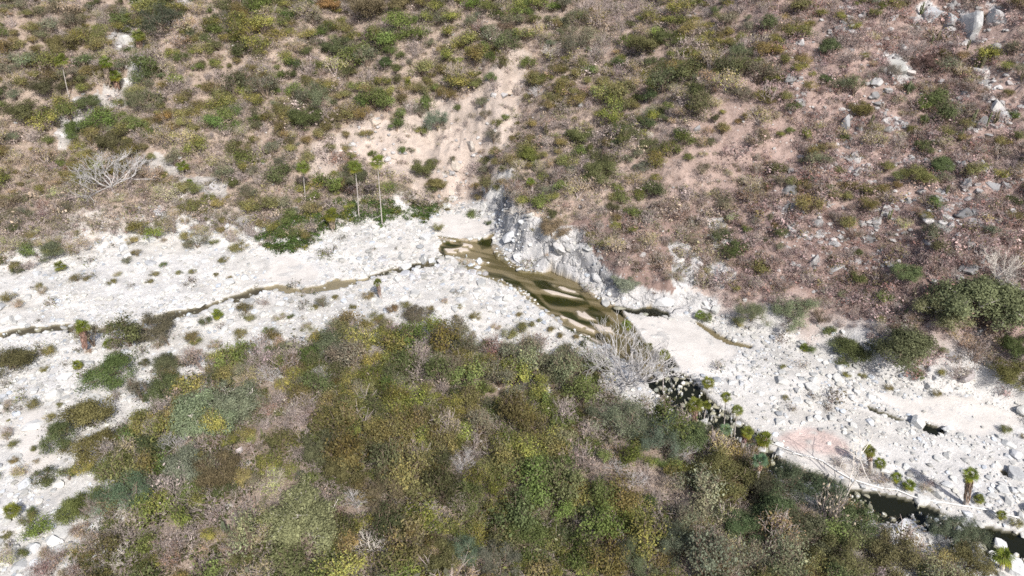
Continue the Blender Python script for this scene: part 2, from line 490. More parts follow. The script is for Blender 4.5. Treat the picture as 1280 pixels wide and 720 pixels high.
def mat_stone():
    m, nt, out = new_mat("granite")
    b = nt.nodes.new("ShaderNodeBsdfPrincipled"); b.inputs["Roughness"].default_value = .85
    b.inputs["Specular IOR Level"].default_value = .2
    at = nd(nt, "ShaderNodeAttribute", attribute_name="tint")
    oi = nt.nodes.new("ShaderNodeObjectInfo")
    c = mixmul(nt, at.outputs["Color"], oi.outputs["Color"])
    geo = nt.nodes.new("ShaderNodeNewGeometry"); P = geo.outputs["Position"]
    n1 = noise(nt, P, 1.3, 6, .7, .5)
    f = ramp(nt, n1.outputs["Fac"], .5, .68, 0, .55)
    c = mixcol(nt, f, c, (.25, .245, .25))
    n2 = noise(nt, P, 7, 4, .7)
    g = ramp(nt, n2.outputs["Fac"], .3, .7, .85, 1.1)
    cc = nt.nodes.new("ShaderNodeCombineColor")
    for k in range(3):
        nt.links.new(g, cc.inputs[k])
    c = mixmul(nt, c, cc.outputs[0])
    nt.links.new(c, b.inputs["Base Color"])
    bp = nt.nodes.new("ShaderNodeBump"); bp.inputs["Distance"].default_value = .08; bp.inputs["Strength"].default_value = .7
    nt.links.new(n1.outputs["Fac"], bp.inputs["Height"]); nt.links.new(bp.outputs[0], b.inputs["Normal"])
    nt.links.new(b.outputs[0], out.inputs[0])
    return m

def mat_water():
    m, nt, out = new_mat("water")
    tr = nt.nodes.new("ShaderNodeBsdfTransparent"); tr.inputs[0].default_value = (.86, .85, .76, 1)
    gl = nt.nodes.new("ShaderNodeBsdfGlossy"); gl.inputs["Roughness"].default_value = .06
    fr = nt.nodes.new("ShaderNodeFresnel"); fr.inputs[0].default_value = 1.33
    geo = nt.nodes.new("ShaderNodeNewGeometry")
    n = noise(nt, geo.outputs["Position"], 3.0, 3)
    bp = nt.nodes.new("ShaderNodeBump"); bp.inputs["Distance"].default_value = .02; bp.inputs["Strength"].default_value = .5
    nt.links.new(n.outputs["Fac"], bp.inputs["Height"])
    nt.links.new(bp.outputs[0], gl.inputs["Normal"]); nt.links.new(bp.outputs[0], fr.inputs["Normal"])
    mx = nt.nodes.new("ShaderNodeMixShader")
    nt.links.new(fr.outputs[0], mx.inputs[0]); nt.links.new(tr.outputs[0], mx.inputs[1]); nt.links.new(gl.outputs[0], mx.inputs[2])
    nt.links.new(mx.outputs[0], out.inputs[0])
    return m

def mat_plain(name, col, rough=.5):
    m, nt, out = new_mat(name)
    b = nt.nodes.new("ShaderNodeBsdfPrincipled"); b.inputs["Roughness"].default_value = rough
    geo = nt.nodes.new("ShaderNodeNewGeometry")
    n = noise(nt, geo.outputs["Position"], 2.0, 4)
    f = ramp(nt, n.outputs["Fac"], .35, .65, 0, 1)
    c = mixcol(nt, f, tuple(v * .88 for v in col), col)
    nt.links.new(c, b.inputs["Base Color"]); nt.links.new(b.outputs[0], out.inputs[0])
    return m

M_GROUND = mat_ground(); M_LEAF = mat_leaf(); M_STONE = mat_stone(); M_WATER = mat_water()
M_TWIG = mat_bark("grey_twig", (.37, .315, .295)); M_WHITE = mat_bark("pale_bark", (.56, .52, .47), .2)
M_GREYB = mat_bark("grey_bark", (.43, .415, .41), .25)
M_BROWN = mat_bark("brown_bark", (.20, .155, .12)); M_PALM = mat_bark("palm_trunk", (.40, .365, .34), .3)
M_PIPE = mat_plain("white_plastic", (.78, .78, .76), .4)

# ------------------------------------------------------------------ the ground, one sheet
def axis(parts):
    return np.unique(np.concatenate([np.arange(a, b, s) for a, b, s in parts]))
gx = axis([(-420, -FINE_X, 7), (-FINE_X, -14, .29), (-14, 24, .14), (24, FINE_X, .29), (FINE_X, 421, 7)])
gy = axis([(-60, FINE_Y0, 3.5), (FINE_Y0, 60, .22), (60, 98, .15), (98, 110, .26), (110, FINE_Y1, .33), (FINE_Y1, 420, 6)])
X, Y = np.meshgrid(gx, gy)
shape = X.shape
x, y = X.ravel(), Y.ravel()
z, inside, far, near, df, dn = height0(x, y, GL)
wm = water_mask(x, y)
px, py, dep = project(x, y, z)
wx = (fbm(x / 1.5, y / 1.5, 81, 3) - .5) * 12; wy = (fbm(x / 1.5, y / 1.5, 87, 3) - .5) * 9
qx, qy = px + wx, py + wy
hx, hy = px + wx * .22, py + wy * .2
def zone(polys, fine=False):
    r = np.zeros(x.shape, bool)
    for p in polys:
        r |= inpoly(hx if fine else qx, hy if fine else qy, p)
    return r
# colours (real base colours)
N1 = fbm(x / 7, y / 7, 91, 4)[:, None]; N2 = fbm(x / 1.1, y / 1.1, 95, 3)[:, None]
pz = fbm(x / 30, y / 30, 97, 2)[:, None]
dirt = np.array([.385, .305, .25]) * (1 - N1) + np.array([.46, .375, .31]) * N1
dirt_r = np.array([.41, .31, .275])
wr = smooth((px - 620) / 350)[:, None]
tint = np.where(far[:, None], dirt * (1 - wr) + dirt_r * wr, dirt * .92)
rough = np.full(x.shape, .9); stone = np.zeros(x.shape); litter = np.where(far, .85, .8)
# river bed gravel and rock flour
bedc = np.array([.58, .563, .54]) * (1 - N2) + np.array([.71, .69, .665]) * N2
edge = np.minimum(df, dn)
wbed = np.where(inside, 1.0, smooth(1 - (edge + (N1[:, 0] - .5) * 8 - .5) / 4.5))
wbed = np.where(far & (px < 520), smooth(1 - (edge + (N1[:, 0] - .5) * 14 - 3) / 6), wbed)
wbed = np.where(near & (px < 760), smooth(1 - (edge + (N1[:, 0] - .5) * 12 - 2.0) / 5), wbed)
wbed = wbed[:, None]
tint = tint * (1 - wbed) + bedc * wbed
litter = litter * (1 - wbed[:, 0]); rough = np.where(inside, .8, rough)
def put(mask, c, rg=None, st=None, lt=None):
    m = mask
    tint[m] = c if np.ndim(c) == 1 else c[m]
    if rg is not None: rough[m] = rg
    if st is not None: stone[m] = st
    if lt is not None: litter[m] = lt
put(zone(LITTER), np.array([.31, .225, .20]) * (.8 + .4 * N1), lt=.9)
put(zone(SCARP), np.array([.51, .43, .375]) * (.62 + .36 * N1 + .42 * fbm(x / 1.6, y / 7, 251, 3)[:, None]), rg=1.0, lt=.25, st=.25)
put(zone(CHUTE), np.array([.47, .445, .42]) * (.65 + .7 * N2), lt=.2, st=.8)
put(zone(ROCKFACE) & ~wm, np.array([.545, .535, .53]) * (.84 + .28 * N1), lt=0, st=1.0)
def blend(w, c, rg=None, lt=None, st=None):
    global tint
    tint = tint * (1 - w[:, None]) + c * w[:, None]
    for arr, v in ((rough, rg), (litter, lt), (stone, st)):
        if v is not None: arr[:] = arr * (1 - w) + v * w
along = (x * .93 - y * .36); across = (x * .36 + y * .93)
flow = fbm(along / 16, across / 3.2, 211, 4)[:, None]
fine_flow = fbm(along / 5.0, across / .55, 217, 3)
tint = np.where(inside[:, None], tint * (.78 + .42 * flow) * (1 + (N1 - .5) * np.array([.06, .02, -.06])), tint)
sandw = soft(qx, qy, SAND, 5.0) * smooth((N2[:, 0] - .22) * 6) * inside
blend(sandw, np.array([.665, .63, .595]) * (.86 + .22 * flow + .06 * N2), .45, 0, 0)
blend(soft(qx, qy, REDSLAB, 5.0) * smooth((N2[:, 0] - .2) * 4) * .9, np.array([.62, .485, .445]) * (.72 + .5 * N2), .9, 0, .25)
put(zone([[(716, 312), (724, 310), (739, 331), (754, 345), (777, 352), (775, 357), (749, 352), (731, 339)], [(628, 246), (640, 246), (640, 262), (630, 268)], [(612, 286), (617, 286), (616, 302), (611, 302)]], True), np.array([.20, .20, .21]) * (.7 + .6 * N2), st=1.0)
# stream beds
bars = zone(BARS, True)
put(wm, np.array([.30, .255, .185]) * (.75 + .5 * N1), rg=.4, lt=0, st=0)
put(wm & (px < 540), np.array([.42, .37, .30]) * (.75 + .5 * flow))
put(wm & zone([[(450, 356), (470, 332), (505, 325), (552, 310), (568, 326), (500, 352)]], True), np.array([.10, .09, .07]) * (.4 + 1.2 * N2))
damp = ~wm & inside & zone([[(545, 295), (620, 285), (700, 340), (780, 382), (812, 430), (780, 450), (700, 405), (640, 360), (590, 345)]], True) & ~zone(SAND, True) & (dist_line(x, y, plane_pts([(560, 310), (640, 335), (700, 370), (760, 410), (790, 440)])) < 4)
put(damp, np.array([.40, .34, .26]) * (.9 + .2 * N2), rg=.3)
pool = inside & ~((px > 764) & (py < 399)) & (px > 530) & (px < 830) & (py > 285) & (py < 470)
pw = (wm | damp) & pool
sx_, sy_ = px + (fine_flow - .5) * 7, py + (fine_flow - .5) * 5
blend(pw * smooth((fine_flow - .45) * 8) * .75, np.array([.115, .10, .035]), .3)
blend(pw * smooth((.38 - fine_flow) * 8) * .4, np.array([.46, .385, .29]), .3)
alw = soft(sx_, sy_, ALGAE, 1.3) * inside * (.72 + .28 * smooth((fine_flow - .3) * 5))
blend(alw, np.array([.042, .048, .010]) * (.5 + .9 * N2), .3, 0, 0)
barw = soft(sx_, sy_, BARS, 1.3) * inside * smooth((N2[:, 0] - .2) * 5)
blend(barw * .95, np.array([.60, .525, .455]) * (.9 + .2 * N1), .3)
put(zone(DARKBED, True) & wm & ~pool, np.array([.016, .018, .011]), rg=.3)
put(zone([DARKBED[3]], True) & wm, np.array([.15, .13, .10]) * (.4 + 1.2 * N2), rg=.3)
z = np.where((sandw > .5), .06 + .14 * fbm(x / 5, y / 5, 99, 2), z)
z = np.where(wm, -.22 - .08 * fbm(x / 2, y / 2, 103, 2), z)
z = np.where(barw > .02, np.maximum(z, z * (1 - barw) + barw * (-.035 + .05 * fbm(x, y, 107, 2))), z)
z = np.where(zone(DARKBED, True) & wm & ~pool, -.36, z)
tint = tint * .82
idx = np.arange(len(x)).reshape(shape)
quads = np.stack([idx[:-1, :-1], idx[:-1, 1:], idx[1:, 1:], idx[1:, :-1]], -1).reshape(-1, 4)
me = make_mesh("terrain", np.stack([x, y, z], -1), [quads],
               {"tint": tint, "kind": np.stack([rough, stone, litter], -1)}, [M_GROUND], smooth_shade=True)
terrain = link("terrain", me); terrain["kind"] = "structure"
terrain["label"] = "dry canyon slopes of pinkish dirt either side of a pale boulder river bed"
# exact ground lookup for placing things
def ground_z(qx_, qy_):
    u = np.searchsorted(gx, qx_) - 1; v = np.searchsorted(gy, qy_) - 1
    u = np.clip(u, 0, len(gx) - 2); v = np.clip(v, 0, len(gy) - 2)
    fu = (qx_ - gx[u]) / (gx[u + 1] - gx[u]); fv = (qy_ - gy[v]) / (gy[v + 1] - gy[v])
    Zg = z.reshape(shape)
    return (Zg[v, u] * (1 - fu) + Zg[v, u + 1] * fu) * (1 - fv) + (Zg[v + 1, u] * (1 - fu) + Zg[v + 1, u + 1] * fu) * fv
# water sheet over the carved channels only
wg = wm.reshape(shape).copy()
dl = wg.copy()
for _ in range(2):
    e = dl.copy(); e[1:] |= dl[:-1]; e[:-1] |= dl[1:]; e[:, 1:] |= dl[:, :-1]; e[:, :-1] |= dl[:, 1:]; dl = e
cell = dl[:-1, :-1] & dl[:-1, 1:] & dl[1:, 1:] & dl[1:, :-1]
wq = np.stack([idx[:-1, :-1], idx[:-1, 1:], idx[1:, 1:], idx[1:, :-1]], -1)[cell]
used, inv = np.unique(wq.ravel(), return_inverse=True)
me = make_mesh("water", np.stack([x[used], y[used], np.full(len(used), -.08)], -1), [inv.reshape(-1, 4)], None, [M_WATER], smooth_shade=True)
water = link("water", me); water["kind"] = "structure"
water["label"] = "shallow brown stream winding through the pale boulder bed"

# ------------------------------------------------------------------ prototypes: leaves, twigs, stones, palms
def unit(v):
    return v / (np.linalg.norm(v, axis=-1, keepdims=True) + 1e-9)

def leaves(r, P, N, size, aspect=.62, jitter=.45):
    """one kite-shaped leaf (or leaf spray) at each point P, facing roughly N"""
    n = len(P)
    N = unit(N + r.normal(0, jitter, (n, 3)))
    T = unit(np.cross(N, r.normal(0, 1, (n, 3))))
    B = np.cross(N, T)
    s = size * np.exp(r.normal(0, .3, n))[:, None]
    V = np.stack([P - T * s, P + B * s * aspect - T * s * .1, P + T * s, P - B * s * aspect + T * s * .1], 1)
    F = np.arange(4 * n).reshape(n, 4)
    return V.reshape(-1, 3), F

def tube(pts, rad, sides=3, cap=False):
    pts = np.asarray(pts, float); rad = np.asarray(rad, float)
    t = unit(np.gradient(pts, axis=0))
    ref = np.array([.31, .17, .93]) if abs(t[0, 2]) < .8 else np.array([.93, .2, .1])
    a = unit(np.cross(t, ref)); b = np.cross(t, a)
    ang = np.linspace(0, 2 * math.pi, sides, endpoint=False)
    V = pts[:, None] + rad[:, None, None] * (np.cos(ang)[None, :, None] * a[:, None] + np.sin(ang)[None, :, None] * b[:, None])
    n = len(pts); i = np.arange(n * sides).reshape(n, sides); j = np.roll(i, -1, 1)
    F = np.stack([i[:-1], j[:-1], j[1:], i[1:]], -1).reshape(-1, 4)
    return V.reshape(-1, 3), F

class Acc:
    def __init__(self): self.V = []; self.F = []; self.C = []; self.n = 0
    def add(self, V, F, c):
        self.V.append(V); self.F.append(np.asarray(F) + self.n); self.n += len(V)
        self.C.append(np.broadcast_to(np.asarray(c, float), (len(V), 3)))
    def out(self):
        if not self.V:
            return np.zeros((0, 3)), np.zeros((0, 4), int), np.zeros((0, 3))
        return np.concatenate(self.V), np.concatenate(self.F), np.concatenate(self.C)

def branches(r, start, dirn, length, rad, levels, acc, spread=.6, up=.15, kids=3, tips=None, sides=3, wig=.12, col=(1, 1, 1)):
    n = 4
    p = [np.array(start, float)]; d = np.array(dirn, float)
    for k in range(n):
        d = unit(d + r.normal(0, wig, 3) + np.array([0, 0, up * .3]))
        p.append(p[-1] + d * length / n)
    p = np.array(p)
    rr = np.linspace(rad, rad * .68, n + 1)
    acc.add(*tube(p, rr, sides), col)
    if levels <= 0:
        if tips is not None: tips.append(p[-1])
        return
    m = kids if isinstance(kids, int) else kids[0]
    nk = None if isinstance(kids, int) else kids[1:]
    for k in range(m):
        q = p[-1] if k < 2 else p[r.integers(2, n)]
        dd = unit(d + r.normal(0, spread, 3) + np.array([0, 0, up]))
        branches(r, q, dd, length * r.uniform(.55, .85), rad * .66, levels - 1, acc, spread, up, (kids if nk is None else (nk[0] if len(nk) == 1 else nk)), tips, 3, wig, col)

def bush(seed, n=420, h=.75, clumps=12, sigma=.13, size=.045, aspect=.6, stems=10, tone=.35, flat=0., twigs=40, droop=0., pal=None, gap=.0, twigcol=(1, 1, 1)):
    """a shrub one unit wide: (leaf arrays, twig arrays)"""
    r = np.random.default_rng(seed)
    cl = []
    for k in range(clumps):
        a = r.uniform(0, 2 * math.pi); q = math.sqrt(r.uniform(0, 1)) * .42
        zz = h * (.30 + .55 * math.sqrt(max(0, 1 - (q / .5) ** 2)) * r.uniform(.55, 1.0))
        cl.append((q * math.cos(a), q * math.sin(a), zz))
    cl = np.array(cl)
    w = r.uniform(.4, 1.6, clumps); w /= w.sum()
    which = r.choice(clumps, n, p=w)
    sg = sigma * r.uniform(.6, 1.35, clumps)
    off = r.normal(0, 1, (n, 3)) * sg[which][:, None] * np.array([1, 1, .75 - flat * .4])
    P = cl[which] + off
    P[:, 2] = np.maximum(P[:, 2] - droop * (np.hypot(P[:, 0], P[:, 1])) ** 2, .03 * r.uniform(.5, 2, n))
    N = unit(unit(off) * .7 + unit(P - np.array([0, 0, .15])) * .5 + np.array([0, 0, .55]))
    V, F = leaves(r, P, N, size, aspect)
    ct = 1 + tone * (r.uniform(-1, 1, clumps))[which] + .22 * r.normal(0, 1, n)
    C = np.repeat(np.clip(ct, .35, 1.9), 4)[:, None] * np.ones(3)
    if pal is not None:   # a second leaf colour on part of the clumps
        sel = (r.uniform(0, 1, clumps) < pal[1])[which]
        C = C * np.where(np.repeat(sel, 4)[:, None], np.array(pal[0]), 1.0)
    acc = Acc()
    for k in range(stems):
        c = cl[k % clumps]
        mid = np.array([c[0] * .35, c[1] * .35, c[2] * .55]) + r.normal(0, .03, 3)
        acc.add(*tube([(r.normal(0, .03), r.normal(0, .03), -.05), mid, c], [.016, .012, .006]), twigcol)
    for k in range(twigs):
        c = cl[r.integers(clumps)]
        e = c + unit(r.normal(0, 1, 3) + np.array([0, 0, .7])) * sigma * r.uniform(1, 2.2)
        acc.add(*tube([c * .8, (c + e) / 2 + r.normal(0, .02, 3), e], [.007, .005, .003]), twigcol)
    return (V, F, C), acc.out()

def twiggy(seed, n=190, h=.8, col=(1, 1, 1), rad=.0046, leaves_n=150):
    """a leafless shrub: a fan of thin stems that fork twice"""
    r = np.random.default_rng(seed); acc = Acc(); tips = []
    for k in range(n // 8):
        a = r.uniform(0, 2 * math.pi); t = r.uniform(.1, .95)
        d = unit(np.array([math.cos(a) * t, math.sin(a) * t, .8]))
        L = .30 * r.uniform(.7, 1.2)
        branches(r, (d[0] * .05, d[1] * .05, -.03), d, L * h / .8, rad * 1.6, 2, acc, .5, .12, 3, tips, 3, .14, np.array(col) * r.uniform(.75, 1.25))
    V, F, C = acc.out()
    T = np.array(tips)
    P = T[r.integers(0, len(T), leaves_n)] + r.normal(0, .04, (leaves_n, 3))
    lv = leaves(r, P, r.normal(0, 1, (leaves_n, 3)) + np.array([0, 0, .6]), .028, .6)
    LC = np.repeat(np.clip(1 + .3 * r.normal(0, 1, leaves_n), .4, 1.7), 4)[:, None] * np.ones(3)
    return (lv[0], lv[1], LC), (V, F, C)

def tree(seed, h=.85, limbs=6, n=1700, size=.024, sigma=.075, bare=.25, lift=.3, rad=.028, tone=.3, flat=.4, levels=2, kids=3, pal=None, spread=.5, aspect=.6, bc=(1, 1, 1)):
    """a tree with forking limbs, one unit across; leaf sprays hang round the limb ends, gaps stay open between them"""
    r = np.random.default_rng(seed); acc = Acc(); tips = []
    fork = np.array([r.normal(0, .03), r.normal(0, .03), h * lift])
    acc.add(*tube([(0, 0, -.06), fork * .5 + r.normal(0, .01, 3), fork], [rad * 1.25, rad, rad * .9], 6), bc)
    for k in range(limbs):
        a = 2 * math.pi * (k + r.uniform(-.3, .3)) / limbs
        t = r.uniform(.55, 1.3) if k else .2
        d = unit(np.array([math.cos(a) * t, math.sin(a) * t, r.uniform(.45, .95)]))
        branches(r, fork, d, .26 * r.uniform(.8, 1.15), rad * .62, levels, acc, spread, .12, kids, tips, 4, .16, bc)
    T = np.array(tips)
    sc = np.array([.46 / np.percentile(np.abs(T[:, 0]), 92), .46 / np.percentile(np.abs(T[:, 1]), 92), h * .86 / T[:, 2].max()])
    V, F, C = acc.out(); V = V * sc; T = T * sc
    if n == 0:
        return None, (V, F, C)
    w = r.uniform(.2, 1.6, len(T)) * (r.uniform(0, 1, len(T)) > bare); w /= w.sum()
    which = r.choice(len(T), n, p=w)
    off = r.normal(0, sigma, (n, 3)) * np.array([1, 1, 1 - flat])
    P = T[which] + off; P[:, 2] = np.maximum(P[:, 2], .05)
    N = unit(unit(off) * .6 + np.array([0, 0, .8]) + P * np.array([.8, .8, 0]))
    lv = leaves(r, P, N, size, aspect)
    ct = 1 + tone * r.uniform(-1, 1, len(T))[which] + .2 * r.normal(0, 1, n)
    LC = np.repeat(np.clip(ct, .4, 1.9), 4)[:, None] * np.ones(3)
    if pal is not None:
        sel = (r.uniform(0, 1, len(T)) < pal[1])[which]
        LC = LC * np.where(np.repeat(sel, 4)[:, None], np.array(pal[0]), 1.0)
    return (lv[0], lv[1], LC), (V, F, C)

def palm_crown(seed, n=34, R=1.0, droop=.5, fan=9):
    r = np.random.default_rng(seed); acc = Acc()
    for k in range(n):
        a = r.uniform(0, 2 * math.pi); el = r.uniform(-.55, 1.25)
        d = np.array([math.cos(a) * math.cos(el), math.sin(a) * math.cos(el), math.sin(el)])
        L = R * r.uniform(.4, .6); c = d * L
        acc.add(*tube([(0, 0, 0), c * .6 + np.array([0, 0, .04]), c], [.02, .016, .012]), (1.1, 1.1, .7))
        side = unit(np.cross(d, [0, 0, 1.0])); up = np.cross(side, d)
        B = []; tone = r.uniform(.65, 1.35)
        for q in range(fan):
            b = (q / (fan - 1) - .5) * 3.6
            e = d * math.cos(b) + side * math.sin(b)
            Lf = R * r.uniform(.5, .66) * (1 - .12 * abs(b))
            wv = unit(np.cross(e, up)) * .042 * R
            m = c + e * Lf * .55 + up * .03; tp = c + e * Lf - np.array([0, 0, droop * Lf * .5])
            B.append(np.array([c, m + wv, tp, m - wv]))
        V = np.concatenate(B); acc.add(V, np.arange(len(V)).reshape(-1, 4), np.array([1, 1, 1]) * tone * (np.array([1.25, 1.05, .6]) if el < -.25 else 1))
    return acc.out()

def palm_skirt(seed, R=.5, H=1.0, n=90):
    """dead fronds hanging against the trunk, from z=0 down to -H"""
    r = np.random.default_rng(seed); acc = Acc()
    for k in range(n):
        a = r.uniform(0, 2 * math.pi); z0 = -H * r.uniform(0, .75) ** 1.2
        q = R * (.45 + .55 * r.uniform(.5, 1)) * (1 - .35 * (-z0 / H))
        d = np.array([math.cos(a), math.sin(a), 0]); s = np.array([-d[1], d[0], 0])
        L = H * r.uniform(.25, .42); w = R * r.uniform(.2, .34)
        p0 = d * q * .45 + np.array([0, 0, z0 + .06 * H]); p1 = d * q + np.array([0, 0, z0 - L * .45]); p2 = d * q * .85 + np.array([0, 0, z0 - L])
        V = np.array([p0, p1 + s * w, p2, p1 - s * w]); V[:, 2] = np.maximum(V[:, 2], -H)
        acc.add(V, [[0, 1, 2, 3]], np.array([1, 1, 1]) * r.uniform(.65, 1.3))
    return acc.out()

def ico(sub):
    t = (1 + 5 ** .5) / 2
    V = [(-1, t, 0), (1, t, 0), (-1, -t, 0), (1, -t, 0), (0, -1, t), (0, 1, t), (0, -1, -t), (0, 1, -t), (t, 0, -1), (t, 0, 1), (-t, 0, -1), (-t, 0, 1)]
    F = [(0, 11, 5), (0, 5, 1), (0, 1, 7), (0, 7, 10), (0, 10, 11), (1, 5, 9), (5, 11, 4), (11, 10, 2), (10, 7, 6), (7, 1, 8), (3, 9, 4), (3, 4, 2), (3, 2, 6), (3, 6, 8), (3, 8, 9), (4, 9, 5), (2, 4, 11), (6, 2, 10), (8, 6, 7), (9, 8, 1)]
    V = [np.array(v) / math.sqrt(1 + t * t) for v in V]
    for _ in range(sub):
        cache = {}; G = []
        def mid(a, b):
            k = (min(a, b), max(a, b))
            if k not in cache:
                m = V[a] + V[b]; V.append(m / np.linalg.norm(m)); cache[k] = len(V) - 1
            return cache[k]
        for a, b, c in F:
            ab, bc, ca = mid(a, b), mid(b, c), mid(c, a)
            G += [(a, ab, ca), (b, bc, ab), (c, ca, bc), (ab, bc, ca)]
        F = G
    return np.array(V), np.array(F)
ICO = {k: ico(k) for k in (1, 2, 3)}

def stone_shape(seed, sub=3, cuts=13, lo=.5, hi=.86, sc=(1, .8, .62), rough=.03):
    r = np.random.default_rng(seed)
    V, F = ICO[sub]; V = V.copy()
    for _ in range(2):
        for k in range(cuts):
            n = unit(r.normal(0, 1, 3)); c = r.uniform(lo, hi)
            dd = V @ n - c
            V -= np.clip(dd, 0, None)[:, None] * n * .96
    V += (fbm(V[:, 0] * 2.5 + seed, V[:, 1] * 2.5 + V[:, 2] * 1.7, seed, 3) - .5)[:, None] * V * rough * 4
    V = V / np.abs(V).max(0) * .5 * np.array(sc)
    V[:, 2] += .5 * sc[2] * .55
    C = np.ones((len(V), 3)) * .82 * (.92 + .16 * fbm(V[:, 0] * 6, V[:, 1] * 6 + V[:, 2] * 5, seed + 3, 2))[:, None]
    return V, F, C

# ------------------------------------------------------------------ kinds of plants: colour range (real leaf colours), shapes, words
KINDS = {
    "olive_shrub":        dict(c=(0.159, 0.147, 0.059), v=.28, w="olive-green", args=dict(n=2217, h=.72, clumps=14, sigma=.12, size=0.0194, pal=((1.1, 1.0, .9), .35))),
    "dark_green_shrub":   dict(c=(.086, .098, .042), v=.22, w="dark green", args=dict(n=2388, h=.80, clumps=12, sigma=.12, size=0.0207, tone=.28)),
    "grey_green_shrub":   dict(c=(.145, .152, .098), v=.22, w="grey-green", args=dict(n=2047, h=.80, clumps=14, sigma=.11, size=0.0169, twigs=70, pal=((1.1, 1.0, .95), .4))),
    "yellow_green_shrub": dict(c=(.205, .198, .050), v=.22, w="yellow-green", args=dict(n=1831, h=.70, clumps=13, sigma=.12, size=0.0194, pal=((.62, .72, .8), .4))),
    "bright_green_shrub": dict(c=(.112, .140, .042), v=.22, w="bright green", args=dict(n=2047, h=.72, clumps=12, sigma=.12, size=0.0220)),
    "russet_shrub":       dict(c=(.205, .140, .105), v=.22, w="reddish-brown", args=dict(n=1406, h=.70, clumps=12, sigma=.12, size=0.0169, twigs=110, pal=((.8, 1.0, .9), .4))),
    "straw_shrub":        dict(c=(.330, .265, .155), v=.20, w="straw-coloured", args=dict(n=1406, h=.66, clumps=12, sigma=.12, size=0.0169, twigs=110, pal=((.75, .85, .6), .4))),
    "leafless_shrub":     dict(c=(.26, .215, .18), v=.22, w="leafless grey", args=None),
}
PROTO = {}
for ki, (kn, K) in enumerate(KINDS.items()):
    PROTO[kn] = []
    for q in range(6):
        s = 1000 + ki * 50 + q
        lf, tw = bush(s, **K["args"]) if K["args"] else twiggy(s)
        lm = make_mesh(kn + "_foliage", lf[0], [lf[1]], lf[2], [M_LEAF])
        tm = make_mesh(kn + "_stem", tw[0], [tw[1]], tw[2], [M_TWIG if kn in ("leafless_shrub", "russet_shrub", "straw_shrub") else M_BROWN])
        joined = make_mesh(kn, np.concatenate([lf[0], tw[0]]), [lf[1], tw[1] + len(lf[0])], np.concatenate([lf[2], tw[2]]), [M_LEAF, tm.materials[0]], [0, 1])
        PROTO[kn].append(dict(leaf=lm, stem=tm, joined=joined, raw=lf, rawtw=tw))

TREES = {
    "fig_tree":      dict(c=(.170, .178, .108), v=.10, w="pale grey-green", bark=M_WHITE, args=dict(h=.68, limbs=8, n=20000, size=.0145, sigma=.062, bare=.06, lift=.22, rad=.017, tone=.2, flat=.35, levels=2, kids=4, spread=.62)),
    "leafy_tree":    dict(c=(.120, .115, .048), v=.20, w="olive-green", bark=M_BROWN, args=dict(h=.78, limbs=8, n=12000, size=.014, sigma=.075, bare=.12, lift=.22, rad=.018, tone=.3, flat=.35, levels=2, kids=3)),
    "feathery_tree": dict(c=(.112, .120, .074), v=.15, w="feathery grey-green", bark=M_BROWN, args=dict(h=.9, limbs=8, n=12000, size=.0145, sigma=.07, bare=.1, lift=.18, rad=.02, tone=.25, flat=.1, aspect=.3, levels=2, kids=3)),
    "bare_tree":     dict(c=(1, 1, 1), v=.1, w="leafless pale", bark=M_WHITE, args=dict(h=.95, limbs=7, n=0, lift=.18, rad=.021, levels=4, kids=3, spread=.42)),
}
TPROTO = {}
for ki, (kn, K) in enumerate(TREES.items()):
    TPROTO[kn] = []
    for q in range(4):
        lf, tr = tree(2000 + ki * 50 + q, **K["args"])
        if kn == "bare_tree" and q >= 2:
            lf, tr = tree(2000 + ki * 50 + q, h=.95, limbs=10, n=0, lift=.12, rad=.013, levels=4, kids=3, spread=.40)
        TPROTO[kn].append(dict(leaf=make_mesh(kn + "_crown", lf[0], [lf[1]], lf[2], [M_LEAF]) if lf else None,
                               stem=make_mesh(kn + "_trunk", tr[0], [tr[1]], tr[2], [M_GREYB if kn == 'bare_tree' and q >= 2 else K["bark"]])))
CROWNS = []
for q in range(4):
    V, F, C = palm_crown(3000 + q); CROWNS.append(make_mesh("palm_crown", V, [F], C, [M_LEAF]))
SKIRTS = []
for q in range(3):
    V, F, C = palm_skirt(3100 + q); SKIRTS.append(make_mesh("palm_skirt", V, [F], C, [M_LEAF]))

